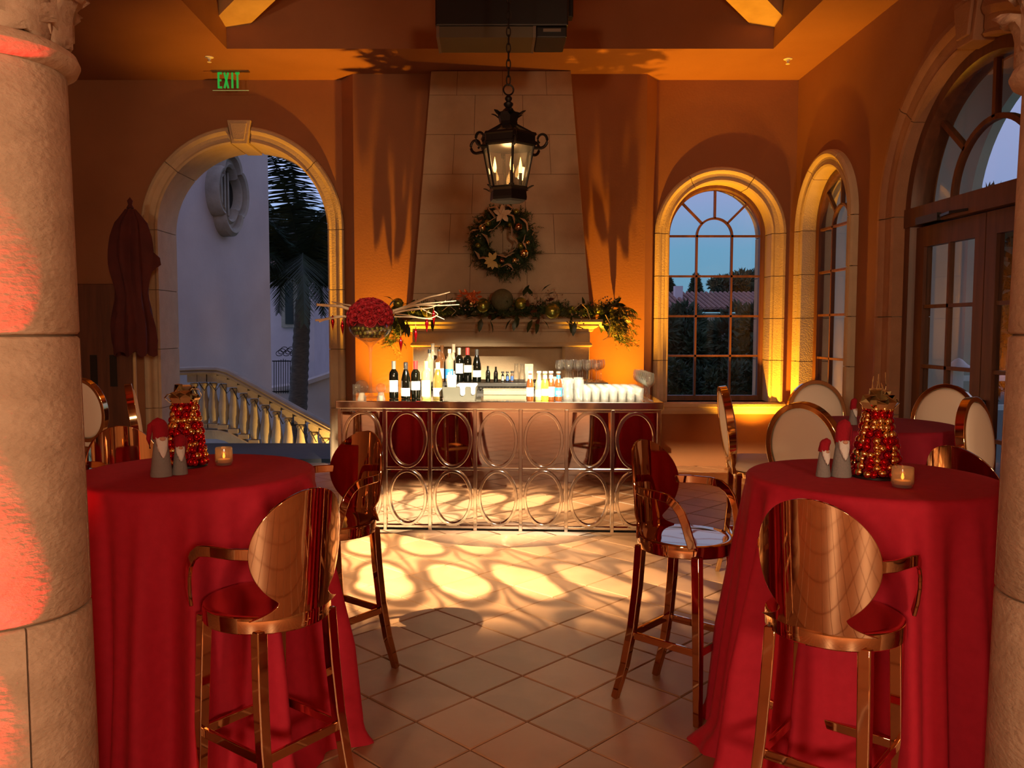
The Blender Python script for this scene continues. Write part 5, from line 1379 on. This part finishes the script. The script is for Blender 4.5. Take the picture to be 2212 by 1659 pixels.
def cream_stool():
    t = thing('oval_back_stool', '', 'stool')
    def sq_ring(a, z): 
        pts = []
        for i in range(44):
            th = 2 * pi * i / 44; c, s = cos(th), sin(th); q = (abs(c) ** 3.2 + abs(s) ** 3.2) ** (-1 / 3.2); pts.append((a * q * c, a * q * s * .96, z))
        return pts
    def loft(rings, name, m, **kw):
        mb = MB(); N = 44; vs = [p for a, z in rings for p in sq_ring(a, z)]
        mb.add(vs, [(j * N + i, j * N + (i + 1) % N, (j + 1) * N + (i + 1) % N, (j + 1) * N + i) for j in range(len(rings) - 1) for i in range(N)] + [tuple(range(N)), tuple((len(rings) - 1) * N + i for i in range(N))])
        return mb.build(name, m, t, **kw)
    loft([(.20, .735), (.222, .74), (.228, .76), (.222, .785), (.20, .80), (.12, .808), (.02, .81)], 'seat_cushion', M['cream'], angle=60)
    loft([(.205, .695), (.218, .697), (.220, .70), (.220, .735), (.21, .737)], 'seat_frame', M['goldframe'], angle=40)
    yb = lambda z: -.205 - (z - .74) * .13
    zc, rx, rz = 1.02, .195, .228
    pts = [(rx * cos(2 * pi * i / 48), yb(zc + rz * sin(2 * pi * i / 48)), zc + rz * sin(2 * pi * i / 48)) for i in range(48)]
    MB().sweep(pts, [(-.014, -.024), (.014, -.024), (.014, .024), (-.014, .024)], up=(0, 1, .13), closed=True).build('back_frame', M['goldframe'], t, bevel=.003)
    mb = MB(); N = 40
    rings = []
    for q, dy in ((.94, .0), (.93, .022), (.86, .034), (.6, .042), (.02, .045)): rings.append((q, dy))
    for side in (1, -1):
        vs = []
        for q, dy in rings:
            for i in range(N):
                a = 2 * pi * i / N; z = zc + rz * q * sin(a); vs.append((rx * q * cos(a), yb(z) + side * dy * (1 if side > 0 else .55), z))
        mb.add(vs, [(j * N + i, j * N + (i + 1) % N, (j + 1) * N + (i + 1) % N, (j + 1) * N + i) for j in range(len(rings) - 1) for i in range(N)] + [tuple((len(rings) - 1) * N + i for i in range(N))])
    mb.build('back_cushion', M['cream'], t, angle=60)
    sq = [(-.017, -.017), (.017, -.017), (.017, .017), (-.017, .017)]
    for s in (-1, 1):
        MB().sweep([(s * .18, .175, .70), (s * .185, .185, 0)], sq, up=(0, 1, 0), scale=[1, .8]).build('leg', M['goldframe'], t, bevel=.003)
        MB().sweep([(s * .165, -.185, .72), (s * .17, -.19, .45), (s * .175, -.215, .2), (s * .18, -.26, 0)], sq, up=(0, 1, 0), scale=[1, 1, .9, .8]).build('leg', M['goldframe'], t, bevel=.003)
        MB().sweep([(s * .13, -.205, .715), (s * .125, -.212, .80), (s * .135, yb(.86), .87)], [(-.011, -.015), (.011, -.015), (.011, .015), (-.011, .015)], up=(0, 1, 0)).build('back_post', M['goldframe'], t, bevel=.003)
        MB().sweep([(s * .183, .165, .30), (s * .172, -.185, .30)], [(-.007, -.014), (.007, -.014), (.007, .014), (-.007, .014)]).build('stretcher', M['goldframe'], t)
    MB().sweep([(-.168, .180, .30), (.168, .180, .30)], [(-.007, -.014), (.007, -.014), (.007, .014), (-.007, .014)]).build('stretcher', M['goldframe'], t)
    MB().sweep([(-.158, -.20, .30), (.158, -.20, .30)], [(-.007, -.014), (.007, -.014), (.007, .014), (-.007, .014)]).build('stretcher', M['goldframe'], t)
    return t
first_m = [None]; first_c = [None]
def place(kind, label, x, y, heading, group):
    """(x, y) = middle of the backrest on the floor plan, heading clockwise from +y"""
    f = Vector((sin(R(heading)), cos(R(heading))))
    c = Vector((x, y)) + f * .225; st_ = first_m if kind == 'm' else first_c
    if st_[0] is None:
        st_[0] = metal_stool() if kind == 'm' else cream_stool()
        o = st_[0]; o.location = (c.x, c.y, 0); o.rotation_euler = (0, 0, -R(heading)); o['label'] = label; o['group'] = group
    else: o = dup(st_[0], (c.x, c.y, 0), -R(heading), label, group)
    return o
G1 = 'rose gold metal stools at the red tables'
for lb, x, y, h in STOOLS_M: place('m', lb, x, y, h, G1)
G2 = 'cream oval backed stools'
for lb, x, y, h in STOOLS_C: place('c', lb, x, y, h, G2)
# small uplight can with a red lens by the right column
p = at(2153, 1434, Y=3.80)
t = thing('red_uplight', 'small floor light with glowing red lens behind the right column', 'light', (p.x + .05, 3.80, 0), R(0))
MB().lathe([(0, 0), (.055, 0), (.06, .01), (.05, .035), (.05, .085), (.045, .09), (0, .09)], 18).build('lamp_can', M['black'], t)
MB().sphere((-.046, -.02, max(p.z, .03)), .013, 12, 8).build('lens', M['redled'], t)
# amber uplight cans
for x, y, lb in ((-1.08, 9.20, 'low black uplight can on the floor at the left end of the fireplace'), (1.45, 9.20, 'low black uplight can on the floor at the right end of the fireplace'), (3.12, 9.45, 'low black uplight can in the corner under the arched windows')):
    t = thing('floor_uplight', lb, 'light', (x, y, 0)); MB().lathe([(0, 0), (.08, 0), (.08, .02), (.065, .03), (.075, .19), (.068, .19), (.06, .15), (0, .15)], 20).build('lamp_can', M['black'], t)

# ------------------------------------------------------------------ outside: terrace, stair, house, palm
MB_ = MB().span((-9, YB + .56, -.3), (-.9, 11.85, -.004)).build('terrace', M['terrace'], smooth=False); tag(MB_, 'dark slate terrace beyond the stone arch', 'terrace', kind='structure')
gd = MB().span((-40, 10.5, -3.4), (60, 110, -3.0)).build('garden_ground', M['lawn'], smooth=False); tag(gd, 'dark garden ground below the terrace', 'ground', kind='structure')
SY = 12.35
bs = thing('stair_balustrade', 'carved stone balustrade descending beside the garden stair', 'balustrade', (0, SY, 0))
A = at(392, 795, Y=SY); Bp = at(490, 793, Y=SY); Cp = at(735, 930, Y=SY)
E_ = Vector((Cp.x + .35, SY, Cp.z - .22))
rail_sec = [(-.11, -.05), (.11, -.05), (.12, -.02), (.10, .0), (.12, .02), (.10, .05), (.04, .065), (-.04, .065), (-.10, .05), (-.12, .02), (-.10, .0), (-.12, -.02)]
L = lambda p, dz=0: (p.x, 0, p.z + dz)
def smooth_rail(dz): return [(A.x - 1.5, 0, A.z + dz), L(A, dz), ((A.x + Bp.x) / 2, 0, Bp.z + dz), (Bp.x - .12, 0, Bp.z + dz - .005), (Bp.x + .02, 0, Bp.z + dz - .04), (Bp.x + (Cp.x - Bp.x) * .25, 0, Bp.z + (Cp.z - Bp.z) * .27 + dz), (Bp.x + (Cp.x - Bp.x) * .6, 0, Bp.z + (Cp.z - Bp.z) * .62 + dz), L(Cp, dz), (E_.x, 0, E_.z + dz)]
MB().sweep(smooth_rail(-.05), rail_sec).build('handrail', M['exstone'], bs)
MB().sweep(smooth_rail(-.97), [(-.13, -.08), (.13, -.08), (.13, .05), (-.13, .05)]).build('base_rail', M['baluster'], bs, smooth=False)
BP = [(.075, 0), (.075, .06), (.05, .07), (.055, .10), (.075, .20), (.085, .28), (.075, .38), (.052, .50), (.044, .58), (.05, .62), (.062, .63), (.062, .66), (.05, .67), (.075, .69), (.075, .75)]
def rz_at(x):
    P = smooth_rail(0)
    for p, q_ in zip(P, P[1:]):
        if p[0] <= x <= q_[0]: return p[2] + (q_[2] - p[2]) * (x - p[0]) / (q_[0] - p[0])
    return P[-1][2]
bl = None
for px in (420, 441, 461, 483, 505, 527, 549, 573, 597, 622, 648, 678, 702, 726):
    x = xp(px, SY, .6); z = rz_at(x) - .90
    if bl is None:
        mb = MB()
        mb.lathe(BP[2:-2], 20); mb.span((-.075, -.075, 0), (.075, .075, .065)); mb.span((-.075, -.075, .685), (.075, .075, .80))
        bl = mb.build('baluster', M['baluster'], bs, loc=(x, 0, z), angle=45)
    else: inst(bl, bs, (x, 0, z))
# cable twisted round the balusters
pts = [Vector((xp(px, SY - .1, .6), -.095, rz_at(xp(px, SY - .1, .6)) - .22 - .12 * (i % 2))) for i, px in enumerate(range(430, 735, 12))]
tag(MB().tube(pts, .008, 5).build('string_light_cable', M['black'], None, loc=(0, SY, 0)), 'dark cable wound between the stone balusters', 'cable')
# house with quatrefoil window
hs = thing('stucco_house', 'tall lavender stucco house wall with a carved quatrefoil window', 'building')
w0, w1 = Vector((xp(330, 13.6, 2), 13.6, 0)), Vector((xp(584, 17.0, 2), 17.0, 0)); wd = (w1 - w0); wl = wd.length; wd.normalize(); wn = Vector((wd.y, -wd.x, 0))
TW = Matrix.Translation(w0) @ Matrix(((wd.x, -wn.x, 0, 0), (wd.y, -wn.y, 0, 0), (0, 0, 1, 0), (0, 0, 0, 1)))
MB().add([(0, 0, -3.2), (wl, 0, -3.2), (wl, 0, 9), (0, 0, 9), (0, 3, -3.2), (wl, 3, -3.2), (wl, 3, 9), (0, 3, 9)], [(0, 1, 2, 3), (1, 5, 6, 2), (4, 0, 3, 7), (5, 4, 7, 6), (3, 2, 6, 7)], TW).build('wall', M['lavender'], hs, smooth=False)
# find the window centre along the wall for photo column 484
def wall_u(px):
    k = (px - CX) / F_; best = None
    for i in range(400):
        u = wl * i / 399; p = w0 + wd * u; v_ = abs(p.x - xp(px, p.y, 2.5))
        if best is None or v_ < best[0]: best = (v_, u)
    return best[1]
qu = wall_u(487); qp = w0 + wd * qu; zq0, zq1 = zp(512, qp.y), zp(325, qp.y); qz = (zq0 + zq1) / 2; qh = (zq1 - zq0) / 2
ul, ur = wall_u(447), wall_u(519); qw = (ur - ul) / 2; qu = (ul + ur) / 2
def quatre(s, n=96):
    P = []
    for i in range(n):
        a = 2 * pi * i / n; lob = .80 + .20 * abs(cos(2 * a)) ** .7; kx = abs(cos(a)); 
        P.append((qu + qw * s * lob * cos(a), qz + qh * s * lob * sin(a)))
    return P
mb = MB(); N = 96; vs = []
for s, y in ((1.0, .05), (1.0, -.20), (.92, -.26), (.84, -.24), (.80, -.14), (.72, -.14), (.66, -.20), (.60, -.16), (.58, .04)):
    vs += [(a, y, b) for a, b in quatre(s)]
mb.add(vs, [(j * N + i, j * N + (i + 1) % N, (j + 1) * N + (i + 1) % N, (j + 1) * N + i) for j in range(8) for i in range(N)], TW)
qf = mb.build('window_frame', M['exstone'], hs, angle=40)
mb = MB(); mb.add([(a, -.02, b) for a, b in quatre(.6)], [tuple(range(96))], TW); mb.build('pane', M['pane_dark'] if 'pane_dark' in M else M['black'], qf, smooth=False)
for du in (-.33, 0, .33):
    MB().add([(qu + qw * .58 * du - .02, -.05, qz - qh * .5), (qu + qw * .58 * du + .02, -.05, qz - qh * .5), (qu + qw * .58 * du + .02, -.05, qz + qh * .5), (qu + qw * .58 * du - .02, -.05, qz + qh * .5)], [(0, 1, 2, 3)], TW).build('window_bar', M['exstone'], qf, smooth=False, solid=.03)
# pink house further back
ph = thing('pink_house', 'pink stucco house beyond the palm trunk with a narrow window', 'building')
PY = 24.8; x0_, x1_ = xp(560, PY, 1), xp(679, PY, 1); zt2 = zp(597, PY)
MB().span((x0_ - 2, PY, -3.2), (x1_, PY + 6, zt2 + .2)).build('wall', M['pink'], ph, smooth=False)
a, b = at(618, 700, Y=PY), at(634, 610, Y=PY)
fr_ = MB().span((a.x - .12, PY - .07, a.z - .1), (b.x + .12, PY - .001, b.z + .1)).build('window_frame', M['exstone'], ph, smooth=False); MB().span((a.x, PY - .09, a.z), (b.x, PY - .071, b.z)).build('pane', M['black'], fr_, smooth=False)
mb = MB().add([(x0_ - 2.4, PY - .4, zt2 + .2), (x1_ + .4, PY - .4, zt2 + .2), (x1_ + .4, PY + 6.4, zt2 + .2), (x0_ - 2.4, PY + 6.4, zt2 + .2), (x0_ - 1, PY + 3, zt2 + 1.6), (x1_ - 1, PY + 3, zt2 + 1.6)], [(0, 1, 5, 4), (1, 2, 5), (2, 3, 4, 5), (3, 0, 4), (3, 2, 1, 0)]); mb.build('roof', M['roof'], ph, smooth=False)
lw_ = thing('garden_wall', 'low pale garden wall with sloping cap behind the balustrade', 'wall', kind='structure')
GWY = 21.6; c0, c1, c2 = at(560, 850, Y=GWY), at(640, 838, Y=GWY), at(760, 795, Y=GWY)
MB().add([(c.x, y, z) for y in (GWY, GWY + .4) for c, z in ((c0, -3.1), (c2, -3.1), (c2, c2.z), (c1, c1.z), (c0, c0.z))], [(0, 1, 2, 3, 4), (9, 8, 7, 6, 5), (1, 6, 7, 2), (2, 7, 8, 3), (3, 8, 9, 4), (4, 9, 5, 0)]).build('wall', M['lavender'], lw_, smooth=False)
MB().sweep([(c0.x - .1, GWY + .2, c0.z + .05), (c1.x, GWY + .2, c1.z + .05), (c2.x + .1, GWY + .2, c2.z + .05)], [(-.3, -.06), (.3, -.06), (.3, .04), (0, .09), (-.3, .04)]).build('wall_cap', M['lavender'], lw_, smooth=False)
gt = thing('iron_gate', 'thin wrought iron gate panel beside the palm trunk', 'gate')
GTY = 20.8
for px in range(592, 634, 5):
    a, b = at(px, 850, Y=GTY), at(px, 775 + 6 * abs(px - 612) / 20, Y=GTY); MB().tube([a, b], .010, 5).build('gate_bar', M['iron'], gt)
for k in range(7):
    a = at(604 + 5 * k, 764 - 4 * (k % 3), Y=GTY); MB().tube([a + Vector((.09 * cos(j * .5), 0, .09 * sin(j * .5) * (1 - j * .04))) for j in range(12)], .009, 5).build('gate_scroll', M['iron'], gt)
for py in (780, 846): MB().tube([at(588, py, Y=GTY), at(636, py, Y=GTY)], .014, 5).build('gate_rail', M['iron'], gt)
# palm
PLY = 20.0; pb = at(642, 905, Y=PLY); pt = at(655, 648, Y=PLY)
pl = thing('palm_tree', 'dark feather palm with ringed trunk seen through the stone arch', 'palm', (pb.x, PLY, -3.05))
Lp = lambda p: (p.x - pb.x, p.y - PLY, p.z + 3.05)
tr = []
for i in range(60):
    k = i / 59; z = -3.05 + (pt.z + 3.05) * k; x = pb.x + (pt.x - pb.x) * max(0, (z - pb.z) / (pt.z - pb.z)) if z > pb.z else pb.x
    tr.append((x - pb.x, 0, z + 3.05))
MB().tube(tr, .22, 14, scale=[(1.25 - .45 * i / 59) * (1.05 if i % 2 else .96) for i in range(60)]).build('trunk', M['palmtrunk'], pl)
top = Vector(Lp(pt)); rg = random.Random(21)
MB().tube([top - Vector((0, 0, .1)), top + Vector((.02, 0, .35)), top + Vector((.04, 0, .7))], .15, 10, scale=[1, .8, .4]).build('crown_shaft', M['palm'], pl)
for i in range(30):
    az = i * 2.39996; el_ = rg.uniform(.9, 1.45) if i > 6 else rg.uniform(1.25, 1.5)
    if i >= 18: el_ = rg.uniform(.35, .9)
    Lf = rg.uniform(3.8, 5.0); d = Vector((cos(az), sin(az), 0)); mb = MB(); pts = []; v_ = el_; p = top + Vector((0, 0, .35)); n = 22
    for j in range(n):
        pts.append(p.copy()); p = p + (d * cos(v_) + Vector((0, 0, 1)) * sin(v_)) * Lf / n; v_ -= (.042 + .03 * rg.random()) if i < 18 else (.075 + .04 * rg.random())
    mb.tube(pts, .022, 5, scale=[1 - .8 * j / (n - 1) for j in range(n)])
    for j in range(3, n):
        for q in range(5):
            f0 = pts[j - 1].lerp(pts[j], q / 5); tg = (pts[j] - pts[j - 1]).normalized(); sd = tg.cross(Vector((0, 0, 1))).normalized()
            for s in (-1, 1):
                dr_ = (sd * s * .85 + tg * .6 + Vector((0, 0, -.35 - .3 * rg.random()))).normalized(); l_ = .80 * sin(pi * (j / n) ** .8 * .93 + .12) * rg.uniform(.85, 1.1)
                w2 = tg * .020
                mb.add([f0 - w2, f0 + w2, f0 + dr_ * l_ * .6 + w2 * .8 - Vector((0, 0, .03)), f0 + dr_ * l_ - Vector((0, 0, .10 * l_)), f0 + dr_ * l_ * .6 - w2 * .8 - Vector((0, 0, .03))], [(0, 1, 2, 3, 4)])
    mb.build('frond', M['palm'], pl, smooth=False)
# garden trees
def leafy(name, label, c, r3, n, m, seed, trunk=None, group=None, ls=.22, kind='round'):
    rg = random.Random(seed); t = thing(name, label, 'tree' if 'tree' in name else 'bush', (c[0], c[1], -3.0), 0, group)
    mb = MB(); cz = c[2] + 3.0
    blobs = [(Vector((rg.uniform(-.75, .75) * r3[0], rg.uniform(-.6, .6) * r3[1], cz + rg.uniform(-.75, .72) * r3[2])), rg.uniform(.28, .5)) for _ in range(16)] + [(Vector((0, 0, cz)), .8)]
    if kind == 'cone': blobs = [(Vector((0, 0, cz + r3[2] * (k / 7 * 2 - 1))), .95 * (1 - k / 8)) for k in range(8)]
    for i in range(n):
        bc, br = rg.choice(blobs); v_ = Vector((rg.gauss(0, 1), rg.gauss(0, 1), rg.gauss(0, 1))).normalized(); q = rg.uniform(.6, 1.05) ** .5
        p = bc + Vector((v_.x * r3[0] * br * q, v_.y * r3[1] * br * q, v_.z * r3[2] * (br if kind != 'cone' else .2) * q))
        d = (v_ + Vector((rg.uniform(-.6, .6), rg.uniform(-.6, .6), rg.uniform(-.4, .6)))).normalized(); s_ = d.cross(Vector((rg.uniform(-1, 1), rg.uniform(-1, 1), rg.uniform(-1, 1)))).normalized(); l_ = ls * rg.uniform(.6, 1.3)
        mb.add([p - s_ * l_ * .3, p + d * l_ * .5 - s_ * l_ * .1, p + d * l_, p + s_ * l_ * .3], [(0, 1, 2, 3)])
    o = mb.build('crown', m, t, smooth=False)
    MB().tube([(0, 0, 0), (.05, 0, cz * .5), (0, 0, cz + (r3[2] * .3))], .16 if trunk is None else trunk, 8, scale=[1, .8, .4]).build('trunk', M['palmtrunk'], t)
    return t
def g_at(px, py, Y): p = at(px, py, Y=Y); return (p.x, Y, p.z)
leafy('bush_tree', 'dense dark shrub tree filling the left panes of the garden window', g_at(1468, 770, 23), (.95, .9, 1.25), 9000, M['foliage'], 31)
leafy('bush_tree', 'dense dark shrub tree filling the middle panes of the garden window', g_at(1552, 765, 27), (1.15, .9, 1.45), 9000, M['foliage'], 32)
leafy('bush_tree', 'dense dark shrub tree filling the right panes of the garden window', g_at(1628, 765, 23.2), (.95, .9, 1.25), 9000, M['foliage'], 33)
for i, px in enumerate((1440, 1500, 1560, 1620, 1680)):
    leafy('bush', ['low bush at the foot of the garden window, first from the left', 'low bush at the foot of the garden window, second from the left', 'low bush in the middle at the foot of the garden window', 'low bush right of the middle at the foot of the garden window', 'low bush at the right foot of the garden window'][i], g_at(px, 842, 19 + .5 * (i % 2)), (.42, .5, .6), 3500, M['foliage'], 40 + i, ls=.14)
leafy('round_tree', 'large round tree against the sky above the tiled roof', g_at(1598, 622, 62), (2.3, 2.0, 1.35), 9000, M['foliage'], 50, ls=.35, trunk=.3)
leafy('slim_tree', 'small pointed tree against the sky beside the garden window muntin', g_at(1503, 622, 58), (.6, .6, .75), 2500, M['foliage'], 51, ls=.25, kind='cone')
leafy('slim_tree', 'small pointed tree at the left edge of the garden window sky', g_at(1446, 625, 58), (.5, .5, .6), 2000, M['foliage'], 52, ls=.25, kind='cone')
leafy('palm_backdrop_tree', 'dark dense tree behind the palm in the stone arch', g_at(668, 575, 42), (2.3, 1.5, 2.7), 12000, M['foliage'], 53, ls=.3)
leafy('hedge_tree', 'dark tree at the right side of the stone arch behind the garden wall', g_at(716, 690, 33), (1.4, 1, 2.4), 9000, M['foliage'], 54, ls=.25)
rf = thing('tiled_roof_house', 'distant house with clay tiled roof seen through the garden window', 'building')
RY = 46; a, b = at(1415, 672, Y=RY), at(1690, 640, Y=RY)
rb0 = at(1415, 700, Y=RY)
MB().span((a.x, RY + .3, -3.1), (b.x + 4, RY + 8, rb0.z + .6)).build('wall', M['exstone'], rf, smooth=False)
ridge = zp(632, RY + 3); ev = zp(668, RY)
slab_ = MB().add([(a.x - .5, RY - .3, ev), (b.x + 4.5, RY - .3, ev), (b.x + 4.5, RY + 4, ridge), (a.x - .5, RY + 4, ridge), (a.x - .5, RY + 8.3, ev), (b.x + 4.5, RY + 8.3, ev)], [(0, 1, 2, 3), (3, 2, 5, 4)]).build('roof', M['roof'], rf, smooth=False)
mb = MB(); x = a.x - .4
while x < b.x + 4.4:
    mb.tube([(x, RY - .3, ev + .04), (x, RY + 4, ridge + .04)], .09, 6); x += .28
o = mb.build('roof_tile_rows', M['roof'], slab_); o['kind'] = 'stuff'
cpx = at(1465, 640, Y=RY + 2.5); MB().span((cpx.x - .22, RY + 2.3, cpx.z - 1.2), (cpx.x + .22, RY + 2.8, zp(618, RY + 2.5))).build('chimney', M['pink'], rf, smooth=False)
# loggia beyond the french doors
lg = wall_mesh(lambda u, z, t: (6.0 + t, u, z), 2.0, 17, -.3, 6.5, [(9.05, 1.50, -.3, 3.0)], .12).build('wall_loggia', M['loggia'], smooth=False); tag(lg, 'pale stucco loggia wall with an arch outside the french doors', 'wall', kind='structure')
lf_ = MB().span((XR + .31, 1.9, -.25), (5.99, 17, -.02)).build('loggia_floor', M['terrace'], smooth=False); tag(lf_, 'slate loggia floor outside the french doors', 'floor', kind='structure')
lr_ = MB().span((XR + .31, 1.9, 5.2), (6.2, 17, 5.3)).build('loggia_shade_roof', M['loggia'], smooth=False); tag(lr_, 'added unseen roof shading the loggia outside the french doors', 'roof', kind='structure')  # unseen, added to keep sky light off the loggia wall
MB().span((5.95, 10.50, 2.85), (6.16, 12.2, 3.0)).build('impost_band', M['loggia'], lg, smooth=False)
t = thing('white_railing', 'white rail with capped post outside the french doors', 'railing', (0, 0, 0))
p = at(2064, 800, Y=9.3); MB().span((p.x - .06, 9.24, -.02), (p.x + .06, 9.36, p.z)).build('post', M['white'], t, smooth=False)
MB().lathe([(0, .14), (.04, .12), (.09, .07), (.15, .03), (.15, .0), (0, 0)], 20, M=Matrix.Translation((p.x + .03, 9.3, p.z))).build('post_cap', M['white'], t)
for py in (817, 880): q = zp(py, 9.3); MB().span((p.x + .06, 9.27, q - .03), (p.x + 1.3, 9.33, q + .03)).build('rail', M['white'], t, smooth=False)
leafy('loggia_tree', 'dark tree outside seen through the lower panes of the french doors', g_at(2105, 660, 16), (1.0, 1.4, 2.1), 9000, M['foliage'], 60, ls=.2)
leafy('loggia_tree', 'spiky tree at the far right pane of the french doors', g_at(2260, 590, 13.5), (1.1, 1.2, 1.3), 6000, M['foliage'], 61, ls=.25)
